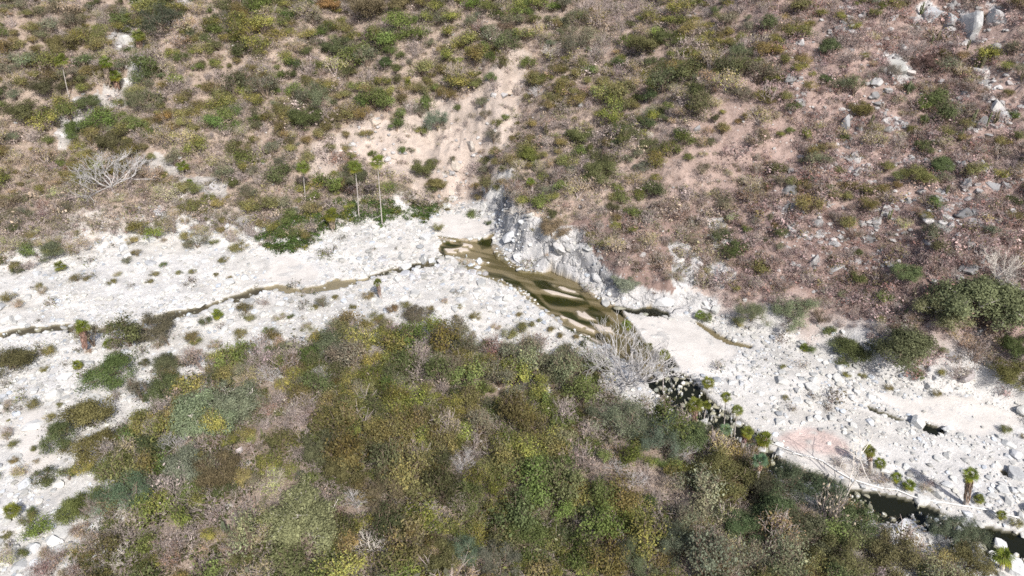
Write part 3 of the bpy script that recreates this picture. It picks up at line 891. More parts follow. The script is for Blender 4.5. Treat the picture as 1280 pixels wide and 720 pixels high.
# ------------------------------------------------------------------ labels: every thing is told apart by a landmark it stands near
LANDMARKS = [
    ("the two tallest palms", 462, 270), ("the wide leafless tree upslope", 146, 232), ("the stepped white rock chute", 165, 85),
    ("the dark crowned tree up top", 207, 40), ("the grey-green tree over scrub", 400, 140), ("the sandy landslip scar", 600, 170),
    ("the sandy cove by the cliff", 575, 283), ("the white cliff corner", 625, 310), ("the braided pool", 700, 365),
    ("the smooth white sandbar", 850, 425), ("the big bare grey tree", 785, 460), ("the pale rock scar", 855, 330),
    ("the grey dome of rock", 1117, 85), ("the cracked grey rock ledge", 1180, 270), ("the large fig on the slope", 1215, 385),
    ("the broad dark bush by gravel", 1127, 450), ("the red rock slab", 1018, 553), ("the white pipe", 1085, 610),
    ("the skirted palm on gravel", 1207, 620), ("the fallen forked white trunk", 1060, 610), ("the palm cluster by water", 915, 530),
    ("the twisted fig near gravel", 275, 530), ("the pale round fig below", 385, 660), ("the small white tree below", 463, 690),
    ("the wide bright green bush", 143, 470), ("the squat palm by riffles", 105, 420), ("the big flat boulder", 43, 530),
    ("the three leaning boulders", 82, 672), ("the dark double tree", 420, 590), ("the grey thicket at gravel edge", 417, 440),
    ("the white gully rubble", 235, 215), ("the lone boulder above gravel", 202, 265), ("the green vine bank", 400, 290),
    ("the white rock spine", 1245, 120), ("the white crags up high", 1205, 25), ("the small leaning palm", 82, 110),
    ("the orange crowned tree", 767, 675), ("the forked white snag", 793, 605), ("the riverside grey willow", 1195, 665),
    ("the twin gravel puddles", 1140, 530), ("the olive tree on gravel", 20, 460), ("the grey slab midslope", 1057, 155),
    ("the dark bushes mid slope", 745, 215), ("the brown crown by the ridge", 463, 20), ("the blue-green shrub high up", 773, 82),
    ("the pale shrubby tree", 993, 400), ("the high ochre shrubs", 920, 70), ("the bare spur", 960, 190), ("the dense hill thicket", 640, 560),
    ("the pink dirt clearing", 487, 655), ("the hillside mid thicket", 600, 480), ("the tawny snag", 907, 620), ("the slope foot bushes", 310, 150),
    ("the sunny shelf", 300, 60), ("the bottom green bushes", 657, 680), ("the olive tree beside the water", 1110, 690),
]
LMP = np.array([(a[1], a[2]) for a in LANDMARKS], float)
ORD = "first second third fourth fifth sixth seventh eighth ninth tenth eleventh twelfth thirteenth fourteenth fifteenth sixteenth seventeenth eighteenth nineteenth twentieth".split()
TENS = {2: "twenty", 3: "thirty", 4: "forty", 5: "fifty", 6: "sixty", 7: "seventy", 8: "eighty", 9: "ninety"}
def ordinal(n):
    if n <= 20: return ORD[n - 1]
    t, u = divmod(n, 10)
    return (TENS.get(t, "hundred") + "-" + ORD[u - 1]) if u else TENS.get(t, "hundred")[:-1] + "ieth"
PENDING = []   # (object, kind, px, py, width px, words)
def dry(c, f=1.30, m=.08):
    g = .4 * c[0] + .5 * c[1] + .1 * c[2]
    return tuple((v * (1 - m) + g * m * .95) * f for v in c)
def later(o, kind, px_, py_, w_, words):
    PENDING.append((o, kind, px_, py_, w_, words))
def write_labels():
    rows = {}
    bykind = {}
    for r_ in PENDING:
        bykind.setdefault(r_[1], []).append(r_[4])
    cut = {k: np.percentile(v, [33, 67]) for k, v in bykind.items()}
    for o, kind, qx_, qy_, w_, words in PENDING:
        d = LMP - np.array([qx_, qy_]); i = int((d ** 2).sum(1).argmin())
        dx, dy = qx_ - LMP[i, 0], qy_ - LMP[i, 1]
        side = ("right of" if dx > 0 else "left of") if abs(dx) > abs(dy) else ("below" if dy > 0 else "above")
        size = "small" if w_ < cut[kind][0] else ("broad" if w_ > cut[kind][1] else "middling")
        rows.setdefault((kind, size, i, side), []).append((math.hypot(dx, dy), o, words))
    for (kind, size, i, side), v in rows.items():
        v.sort(key=lambda t: t[0])
        noun = kind.split("_")[-1]
        for k, (_, o, words) in enumerate(v):
            which = "nearest" if k == 0 else ordinal(k + 1) + " nearest"
            o["label"] = f"{size} {words} {noun}, {which} such {side} {LANDMARKS[i][0]}"

def props(o, label, cat, group=None):
    if label: o["label"] = label
    o["category"] = cat
    if group: o["group"] = group

def empty(name, p, rz=0, sc=(1, 1, 1)):
    o = bpy.data.objects.new(name, None); COL.objects.link(o)
    o.empty_display_size = .3
    o.location = p; o.rotation_euler = (0, 0, rz); o.scale = sc
    return o

def tinted(o, c, var, r):
    k = 1 + var * r.uniform(-1, 1); hsh = r.normal(0, .06, 3)
    o.color = (max(c[0] * k * (1 + hsh[0]), .01), max(c[1] * k * (1 + hsh[1]), .01), max(c[2] * k * (1 + hsh[2]), .005), 1)

HR = np.random.default_rng(77)
TAKEN = []     # (x, y, radius) of hand-placed plants, so that the fill keeps clear of them
GROUPS = {"olive_shrub": "olive shrubs over the slopes", "dark_green_shrub": "dark green shrubs over the slopes", "grey_green_shrub": "grey-green shrubs over the slopes",
          "yellow_green_shrub": "yellow-green shrubs over the slopes", "bright_green_shrub": "bright green shrubs over the valley", "russet_shrub": "reddish-brown shrubs over the slopes",
          "straw_shrub": "straw-coloured shrubs over the slopes", "leafless_shrub": "leafless shrubs over the slopes", "fig_tree": "pale fig trees", "leafy_tree": "olive crowned trees",
          "feathery_tree": "feathery grey-green trees", "bare_tree": "leafless pale trees", "fan_palm": "fan palms along the stream"}

def base_of(px_, py_, wpx, hr):
    """ground point under a plant whose crown is centred on this pixel"""
    p = hit(px_, py_ + .30 * wpx * hr)
    dep_ = (p[1] - CAM[1]) * cp - (p[2] - CAM[2]) * sp
    return p, wpx * dep_ / FOC

def plant(kind, px_, py_, wpx, hr=1.0, label=None, tint_=None, words=None, shape=None):
    if kind in ('leafy_tree', 'feathery_tree', 'fig_tree') and py_ > 470: hr *= 1.22
    isT = kind in TREES
    K = TREES[kind] if isT else KINDS[kind]
    h0_ = K["args"]["h"] if K["args"] else .8
    p, w = base_of(px_, py_, wpx, hr * h0_)
    if isT and kind != 'bare_tree': w *= .86
    pr = (TPROTO if isT else PROTO)[kind]
    pr = pr[HR.integers(len(pr)) if shape is None else shape]
    o = empty(kind, (p[0], p[1], ground_z(p[0], p[1])), HR.uniform(0, 6.28), (w, w, w * hr))
    props(o, label, "tree" if isT else "shrub", GROUPS[kind])
    c = tuple(v * (1.22 if isT else 1.0) for v in (tint_ or K["c"]))
    if pr["leaf"] is not None:
        f = link("crown" if isT else "foliage", pr["leaf"], o); tinted(f, dry(c, 1.18 if isT else 1.25), K["v"] * .5, HR)
    link("trunk" if isT else "stem", pr["stem"], o)
    if kind == 'bare_tree': TAKEN.append((p[0], p[1] - .42 * w, w * .52))
    TAKEN.append((p[0], p[1] - (.12 * w if isT else 0), w * (.46 if kind in ('leafy_tree', 'fig_tree', 'feathery_tree') else .36)))
    if not label:
        later(o, kind, px_, py_, wpx, words or K["w"])
    return o

def palm(px_, py_, bx, by, wpx, skirt=0., label=None, blue=False, lean=None):
    """crown centred on (px, py), trunk base on (bx, by)"""
    b = hit(bx, by)
    dep_ = (b[1] - CAM[1]) * cp - (b[2] - CAM[2]) * sp
    d = rays(np.array([px_]), np.array([py_]))[0]
    # the crown stands over the base, at the height where the ray passes it
    hgt = CAM[2] + d[2] * (b[1] - CAM[1]) / d[1] - b[2]
    hgt = max(hgt, .25)
    topx = CAM[0] + d[0] * (b[1] - CAM[1]) / d[1]
    off = np.array([topx - b[0], 0, hgt])
    R = wpx * dep_ / FOC * .5
    o = empty("fan_palm", (b[0], b[1], ground_z(b[0], b[1])))
    props(o, label, "palm tree", GROUPS["fan_palm"])
    tr = Acc()
    k = np.linspace(0, 1, 7)[:, None]
    pts = off * k + np.array([.12, .05, 0]) * np.sin(k * 3.1) * HR.uniform(-1, 1) * min(hgt / 6, 1); pts[0, 2] -= .3
    r0 = max(.07, min(.09, hgt * .007 + .04)) if not skirt else .22
    tr.add(*tube(pts, np.linspace(r0, r0 * .62, 7), 7), (1, 1, 1))
    V, F, C = tr.out()
    link("trunk", make_mesh("palm_trunk", V, [F], C, [M_PALM], smooth_shade=True), o)
    c = link("crown", CROWNS[HR.integers(4)], o, off)
    c.scale = (R * 1.05,) * 3; c.rotation_euler = (0, 0, HR.uniform(0, 6.28))
    tinted(c, (.14, .20, .12) if blue else (.150, .175, .040), .15, HR)
    if skirt:
        s = link("skirt", SKIRTS[HR.integers(3)], o, off + np.array([0, 0, -.1 * R]))
        s.scale = (R * .95, R * .95, hgt * skirt); s.rotation_euler = Vector(off).to_track_quat('Z', 'Y').to_euler()
        tinted(s, (.36, .25, .21), .1, HR)
    TAKEN.append((b[0], b[1], R * .6))
    if not label:
        later(o, "fan_palm", px_, py_, wpx, "green fan" if not skirt else "skirted green fan")
    return o

# ------------------------------------------------------------------ trees
T_ = plant
T_("fig_tree", 262, 515, 72, 1.0, "twisted pale-limbed fig tree beside the gravel plain")
T_("fig_tree", 300, 508, 62, 1.0, "rounded grey-green fig crown behind the twisted fig near gravel")
T_("fig_tree", 237, 582, 48, 1.3, "lower fig with pale forked limbs beside a leafless tree")
T_("fig_tree", 385, 648, 88, 1.05, "large round pale green fig with white limbs showing, on the near hill", (.150, .190, .088))
T_("fig_tree", 1218, 372, 96, .95, "largest fig on the far slope, its white limbs bare at the top", (.13, .152, .074))
T_("fig_tree", 1176, 388, 56, 1.0, "smaller fig crown beside the largest fig on the far slope", (.125, .142, .074))
T_("feathery_tree", 993, 394, 52, .95, "pale grey-green tree at the slope foot above the gravel", (.17, .18, .10))
T_("feathery_tree", 938, 390, 44, .85, "grey-green tree on the white bank with a pale bare limb", (.125, .145, .085))
T_("fig_tree", 783, 355, 34, .7, "pale low tree clinging to the white rock above the pool", (.20, .22, .14))
T_("leafy_tree", 1127, 440, 84, .85, "broad dark bushy tree at the edge of the gravel, below the largest fig", (.078, .084, .04))
T_("leafy_tree", 1062, 438, 52, .6, "low dark green tree spilling onto the gravel beside the broad dark one", (.075, .086, .036))
T_("leafy_tree", 1258, 470, 52, .7, "dark green tree by the sandy wash, partly out of the picture", (.072, .088, .028))
T_("leafy_tree", 1268, 438, 44, .9, "dark tree behind the sandy wash, beside a grey outcrop", (.058, .075, .028))
T_("feathery_tree", 207, 28, 56, .9, "dark crowned tree at the head of the white rock chute", (.062, .072, .045))
T_("leafy_tree", 78, 58, 40, .9, "olive-brown tree on the slope beside the small leaning palm")
T_("feathery_tree", 180, 127, 44, .9, "grey-green tree at the foot of the white rock chute")
T_("leafy_tree", 143, 178, 44, .8, "dark olive tree downslope of the chute, over the wide leafless tree", (.08, .09, .034))
T_("leafy_tree", 98, 165, 36, 1.0, "green tree beside the rubble of the white gully", (.085, .105, .03))
T_("leafy_tree", 36, 142, 52, .7, "dark olive tree crown low on the west slope", (.085, .088, .04))
T_("leafy_tree", 60, 112, 40, .75, "dark olive tree just below the small leaning palm", (.085, .088, .04))
T_("leafy_tree", 113, 132, 30, .9, "dark olive tree between chute and leaning palm", (.085, .09, .04))
T_("leafy_tree", 464, 14, 50, .9, "olive-brown tree high on the slope beside a second brown crown", (.125, .105, .06))
T_("leafy_tree", 500, 9, 34, 1.0, "second olive-brown tree crown at the top edge of the slope", (.13, .11, .062))
T_("leafy_tree", 410, 10, 32, .8, "orange-brown tree crown high on the slope", (.2, .125, .05))
T_("leafy_tree", 420, 62, 42, .7, "dark green tree on the upper slope over the grey-green one", (.08, .09, .045))
T_("feathery_tree", 400, 124, 42, 1.0, "drooping grey-green tree above a darker round tree", (.12, .145, .095))
T_("leafy_tree", 384, 151, 42, .9, "dark round tree directly below the drooping grey-green tree", (.07, .082, .032))
T_("leafy_tree", 417, 150, 28, .9, "olive tree touching the dark round tree on the upper slope")
T_("leafy_tree", 482, 80, 24, .9, "small dense dark green tree in open scrub high up", (.05, .07, .028))
T_("feathery_tree", 547, 154, 34, 1.1, "grey-green tree standing on the sandy landslip scar", (.12, .14, .095))
T_("leafy_tree", 447, 222, 38, .9, "dark round tree directly behind the two tallest palms", (.085, .088, .045))
T_("leafy_tree", 530, 213, 32, .9, "olive tree at the foot of the landslip scar")
T_("leafy_tree", 545, 232, 28, .8, "lower olive tree at the foot of the landslip scar")
T_("leafy_tree", 690, 288, 36, .9, "brown-green tree on top of the white cliff", (.15, .13, .075))
T_("leafy_tree", 417, 430, 62, .6, "wide dark grey-green thicket tree at the gravel edge", (.085, .098, .065))
T_("leafy_tree", 520, 395, 36, .6, "dark brownish tree low at the gravel edge", (.10, .09, .06))
T_("leafy_tree", 200, 408, 52, .65, "dark grey-olive tree standing over the riffles", (.09, .092, .058))
T_("leafy_tree", 18, 452, 58, .62, "dark olive tree on the gravel at the west edge", (.09, .088, .04))
T_("leafy_tree", 143, 464, 62, .62, "wide bright green tree-sized bush alone on the gravel", (.105, .116, .04))
T_("leafy_tree", 207, 456, 42, .8, "dark olive tree beside the wide bright green bush", (.085, .09, .05))
T_("leafy_tree", 210, 488, 50, .8, "dark olive tree behind the twisted fig", (.082, .09, .042))
T_("leafy_tree", 113, 520, 66, .7, "wide umbrella-shaped olive tree at the gravel edge", (.10, .108, .045))
T_("leafy_tree", 123, 556, 54, .75, "domed olive-brown tree in front of the umbrella-shaped one", (.115, .105, .038))
T_("leafy_tree", 78, 546, 40, 1.0, "green tree with a pale bare limb at the gravel edge", (.085, .10, .045))
T_("leafy_tree", 148, 582, 48, .8, "green tree downhill of the domed olive-brown one", (.085, .10, .034))
T_("feathery_tree", 168, 617, 66, .95, "large grey-green tree at the bottom of the gravel plain", (.09, .11, .07))
T_("leafy_tree", 97, 633, 48, .85, "bright green round tree at the foot of the gravel plain", (.10, .116, .036))
T_("leafy_tree", 198, 557, 44, .8, "dark green tree between the figs and the gravel", (.075, .088, .042))
T_("leafy_tree", 280, 590, 58, .8, "brownish olive tree right beside the lower fig", (.115, .095, .05))
T_("leafy_tree", 405, 565, 52, 1.0, "darker olive half of the double tree on the near hill", (.088, .095, .045))
T_("leafy_tree", 432, 585, 54, 1.1, "larger olive half of the double tree on the near hill", (.098, .098, .04))
T_("feathery_tree", 493, 615, 68, .75, "hazy olive tree with pale limbs, by the pink dirt clearing", (.125, .115, .065))
T_("feathery_tree", 577, 687, 44, 1.0, "grey-green tree low on the near hill beside a wider one", (.115, .13, .085))
T_("feathery_tree", 620, 694, 52, .95, "wider grey-green tree at the bottom of the near hill", (.11, .125, .08))
T_("leafy_tree", 553, 697, 48, .9, "olive tree beside the grey-green pair at the bottom")
T_("leafy_tree", 657, 672, 58, 1.0, "large green tree at the bottom middle of the near hill", (.082, .098, .034))
T_("feathery_tree", 773, 525, 66, .85, "grey-green tree at the foot of the big bare grey tree", (.12, .135, .085))
T_("feathery_tree", 826, 543, 56, .95, "grey-green tree on the terrace edge over dark water", (.095, .11, .07))
T_("leafy_tree", 858, 545, 48, .9, "olive tree on the terrace edge behind the palm cluster", (.085, .095, .045))
T_("feathery_tree", 884, 548, 40, 1.0, "dark grey-green tree touching the palm cluster", (.08, .095, .065))
T_("leafy_tree", 897, 598, 66, .85, "wide olive-brown tree uphill of the palm cluster", (.105, .10, .045))
T_("leafy_tree", 925, 660, 48, .85, "dark green tree near the tawny snag", (.075, .09, .045))
T_("feathery_tree", 793, 697, 52, .95, "grey-olive tree at the bottom beside the orange crowned tree", (.10, .11, .06))
T_("feathery_tree", 840, 680, 54, .95, "grey-green tree below the forked white snag", (.105, .12, .08))
T_("leafy_tree", 767, 673, 34, .85, "small orange-leaved tree on a pale trunk", (.29, .19, .09))
T_("leafy_tree", 907, 612, 30, 1.1, "tawny half-leafless tree with a white trunk", (.26, .17, .09))
T_("feathery_tree", 985, 598, 62, .9, "dark willow-like tree on the bank under the red rock slab", (.072, .088, .05))
T_("feathery_tree", 1022, 615, 58, .95, "dark grey-green tree beside the fallen forked white trunk", (.07, .088, .05))
T_("leafy_tree", 965, 640, 62, .9, "dark olive tree filling the bank below the palm cluster", (.075, .088, .04))
T_("leafy_tree", 1000, 665, 64, .85, "broad dark green tree uphill of the bank willows", (.072, .085, .042))
T_("leafy_tree", 1062, 652, 56, .9, "dark tree on the bank opposite the white pipe", (.075, .09, .042))
T_("leafy_tree", 1105, 692, 62, .85, "olive tree hanging over the stones of the dark channel", (.10, .105, .05))
T_("leafy_tree", 1050, 700, 60, .85, "olive tree at the bottom edge of the bank", (.085, .095, .042))
T_("feathery_tree", 1180, 660, 38, 1.25, "left stem of the grey willow standing in the dark channel", (.11, .125, .085))
T_("feathery_tree", 1206, 664, 40, 1.3, "taller stem of the grey willow standing in the dark channel", (.10, .12, .08))
T_("leafy_tree", 1207, 702, 52, .8, "olive tree at the very bottom beside the dark channel", (.10, .10, .045))
T_("leafy_tree", 950, 610, 42, 1.1, "dark tree around the white-trunked palm", (.06, .075, .04))
T_("leafy_tree", 925, 565, 36, 1.0, "brownish tree among the palm trunks", (.14, .115, .05))
T_("leafy_tree", 1075, 140, 30, .95, "olive tree over the grey slab midslope")
T_("leafy_tree", 1147, 220, 42, .7, "olive tree low on the rocky slope")
T_("leafy_tree", 1173, 207, 38, .8, "dark olive tree above the cracked grey rock ledge", (.10, .105, .05))
T_("leafy_tree", 1153, 184, 28, .85, "round green tree on the rocky slope", (.105, .12, .045))
T_("leafy_tree", 1035, 62, 28, 1.2, "dark green tree high on the rocky slope", (.085, .095, .045))
T_("leafy_tree", 1157, 78, 30, .8, "dark maroon leafless-looking tree beside the grey dome", (.12, .075, .065))
T_("feathery_tree", 1112, 92, 30, .8, "grey haze-like tree growing over the grey dome", (.16, .15, .13))
T_("leafy_tree", 1130, 345, 36, .9, "olive-brown tree uphill of the broad dark bushy tree", (.12, .11, .055))
T_("leafy_tree", 747, 217, 44, .85, "dark olive tree in the middle of the far slope", (.10, .105, .04))
T_("leafy_tree", 725, 172, 38, .8, "olive-green tree uphill of the dark one on the far slope", (.115, .115, .045))
T_("leafy_tree", 807, 58, 44, .8, "olive tree on the upper slope beside a darker one")
T_("leafy_tree", 833, 52, 32, .9, "darker olive tree on the upper slope", (.095, .10, .04))
T_("feathery_tree", 923, 68, 34, .9, "grey-green tree among the high ochre shrubs")
T_("feathery_tree", 923, 120, 30, .85, "grey-green tree on the open slope below the ochre shrubs")
T_("leafy_tree", 810, 184, 28, .9, "olive tree beside a fallen white branch on the far slope", (.10, .10, .05))
T_("leafy_tree", 802, 210, 22, .8, "greyish tree below the olive one on the far slope", (.11, .115, .075))
T_("leafy_tree", 660, 198, 30, 1.3, "tall bright green tree on the spur above the cliff", (.12, .125, .03))
T_("leafy_tree", 70, 313, 34, .9, "grey-green tree on the fringe above the gravel", (.12, .13, .07))
# leafless trees
B_ = lambda *a, **k: plant("bare_tree", *a, **k)
B_(146, 222, 88, .8, "widest leafless pale tree on the upper bank, branches spread like a fan", shape=2)
B_(780, 455, 100, 1.3, "biggest bare grey tree at the pool's lower end, many thin upright branches", shape=3)
B_(806, 460, 52, 1.5, "whiter bare tree leaning beside the biggest bare grey tree")
B_(463, 680, 38, 1.0, "small white leafless tree with a candelabra of branches")
B_(793, 600, 30, 1.1, "forked white snag rising out of the near thicket")
B_(223, 552, 38, 1.1, "bare grey branchy tree between the two figs", shape=2)
B_(207, 604, 14, 1.8, "thin white dead trunk beside the large grey-green tree")
B_(577, 577, 36, .9, "straggly bare tree with a leaning white limb, near hill")
B_(447, 625, 34, .9, "pinkish bare tree with a pale crooked trunk", shape=2)
B_(160, 697, 34, .7, "low tangle of bare white branches at the bottom")
B_(538, 636, 22, 1.2, "thin bare tree with a white trunk by the hazy olive tree")
B_(213, 28, 24, .9, "bare white branches beside the dark crowned tree")
B_(690, 68, 26, .8, "blue-grey dead tree at the head of the landslip scar")
B_(307, 282, 14, 2.0, "slim white dead tree on the fringe above the gravel")
B_(670, 118, 22, .9, "grey dead tree on the rim of the landslip scar")
B_(856, 565, 34, .7, "mauve bare tree behind the terrace-edge trees", shape=2)
B_(773, 583, 32, .8, "mauve bare tree left of the forked white snag", shape=2)
B_(340, 470, 34, .8, "grey bare tree in scrub uphill of the double tree", shape=2)
B_(405, 468, 30, .9, "pinkish bare tree just below the gravel edge thicket", shape=2)
B_(750, 647, 14, 1.0, "short white broken stub in the near thicket")
B_(1250, 352, 40, .8, "bare white limbs beside the largest fig on the far slope")
B_(650, 265, 28, .7, "grey dead tree lying on the white cliff")
B_(540, 455, 24, .8, "small white bare tree in the thicket near the gravel edge")
B_(812, 172, 12, 1.3, "single white dead branch on the far slope")
B_(95, 275, 16, 1.2, "thin dead tree on the lower west slope")
B_(620, 520, 20, 1.0, "thin white snag in the dense hill thicket")
B_(1242, 338, 46, 1.3, "upper bare white limbs rising over the largest fig on the far slope", shape=0)
# the fallen forked trunk: a snag reaching over the pipe
p0 = hit(1053, 628); 
acc = Acc(); rr = np.random.default_rng(5)
tips = []
branches(rr, (0, 0, 0), unit(np.array([.25, .25, .75])), 3.0, .09, 3, acc, .5, .1, 3, tips, 6, .12)
V, F, C = acc.out()
o = link("dead_snag", make_mesh("dead_snag", V, [F], C, [M_WHITE]), None, (p0[0], p0[1], ground_z(p0[0], p0[1]) - .2))
props(o, "forked white dead trunk leaning over the white pipe", "dead tree")

# ------------------------------------------------------------------ palms: crown pixel, base pixel, crown width
palm(444, 211, 449, 276, 19, 0, "tall slim palm upstream of its twin, by the green vine bank")
palm(472, 203, 478, 283, 20, 0, "tallest slim palm, the twin nearer the sandy cove")
palm(379, 210, 382, 252, 18, 0, "shorter slim palm uphill of the two tallest palms")
palm(77, 77, 87, 124, 20, 0, "small leaning palm on the west slope")
palm(133, 80, 136, 112, 18, .9, "upper skirted palm beside the white rock chute")
palm(144, 95, 147, 116, 18, .8, "lower yellowish skirted palm beside the white rock chute")
palm(173, 45, 175, 68, 18, .9, "skirted palm at the top of the white rock chute")
palm(168, 3, 171, 22, 18, .8, "highest palm over the white rock chute")
palm(162, 24, 164, 34, 16, 0, "bushy palm between the two highest palms of the chute")
palm(228, 208, 229, 222, 17, .3, "bright green low palm in the white gully rubble")
palm(237, 228, 238, 236, 10, 0, "tiny palm below the low palm of the white gully")
palm(414, 269, 416, 290, 20, .8, "squat skirted palm in the green vine bank")
palm(103, 409, 107, 442, 19, .85, "squat skirted palm by the riffles")
palm(137, 430, 137, 436, 16, 0, "trunkless palm just below the squat palm by the riffles")
palm(97, 457, 97, 463, 14, 0, "trunkless palm between the squat palm and the bright green bush")
palm(272, 393, 272, 400, 15, 0, "trunkless palm on gravel below the riffles")
palm(75, 333, 75, 339, 16, 0, "trunkless bright palm on the far gravel edge")
palm(472, 354, 476, 374, 12, .8, "small skirted palm beside the narrow stream")
palm(15, 640, 15, 650, 22, 0, "trunkless palm among pale boulders at the bottom of the gravel plain")
palm(783, 403, 783, 446, 14, 0, "slim palm in front of the pool beside the bare grey tree")
palm(812, 430, 810, 452, 12, 0, "small palm between two slim palms at the pool's lower end")
palm(831, 440, 829, 488, 15, 0, "slim palm with a white trunk on the dark water's edge")
palm(885, 479, 885, 488, 17, 0, "trunkless palm at the tail of the smooth white sandbar")
palm(869, 502, 869, 528, 22, .8, "biggest skirted palm over the dark channel")
palm(884, 503, 880, 524, 12, 0, "pale palm beside the biggest skirted palm")
palm(909, 491, 906, 533, 14, 0, "slim palm on the outer side of the palm cluster")
palm(923, 507, 919, 545, 15, 0, "white-trunked palm on the gravel side of the palm cluster")
palm(907, 537, 911, 566, 16, 0, "blue-green palm with pale dead trunk in the palm cluster", True)
palm(934, 540, 922, 572, 17, .4, "leafy palm low in the palm cluster")
palm(956, 545, 956, 558, 22, .3, "bushy palm at the lower end of the palm cluster")
palm(940, 556, 943, 566, 16, 0, "blue-green low palm in the palm cluster", True)
palm(950, 576, 945, 612, 20, .3, "blue-green palm with a long white trunk below the palm cluster", True)
palm(1087, 564, 1088, 586, 17, .6, "skirted palm beyond the white pipe near the red rock slab")
palm(1120, 598, 1119, 606, 14, 0, "trunkless palm just beyond the white pipe")
palm(1136, 607, 1135, 614, 16, 0, "second trunkless palm beyond the white pipe, nearer the skirted palm")
palm(1100, 580, 1100, 586, 15, 0, "faded low palm between red rock slab and white pipe")
palm(1213, 594, 1207, 632, 20, .95, "stout skirted palm standing alone on the gravel")
palm(1223, 625, 1223, 630, 14, 0, "trunkless palm at the foot of the stout skirted palm")
palm(1252, 644, 1252, 650, 13, 0, "trunkless palm near the end of the white pipe")
palm(1252, 697, 1252, 712, 26, .4, "large green palm by the white boulder in the dark channel")
palm(875, 395, 876, 400, 14, 0, "trunkless palm at the foot of the white bank")
palm(1005, 435, 1005, 438, 12, 0, "trunkless palm on the gravel under the pale shrubby tree")
palm(663, 228, 666, 240, 12, .5, "small palm on the spur above the white cliff")
palm(510, 105, 510, 112, 10, 0, "tiny palm in scrub above the landslip scar")

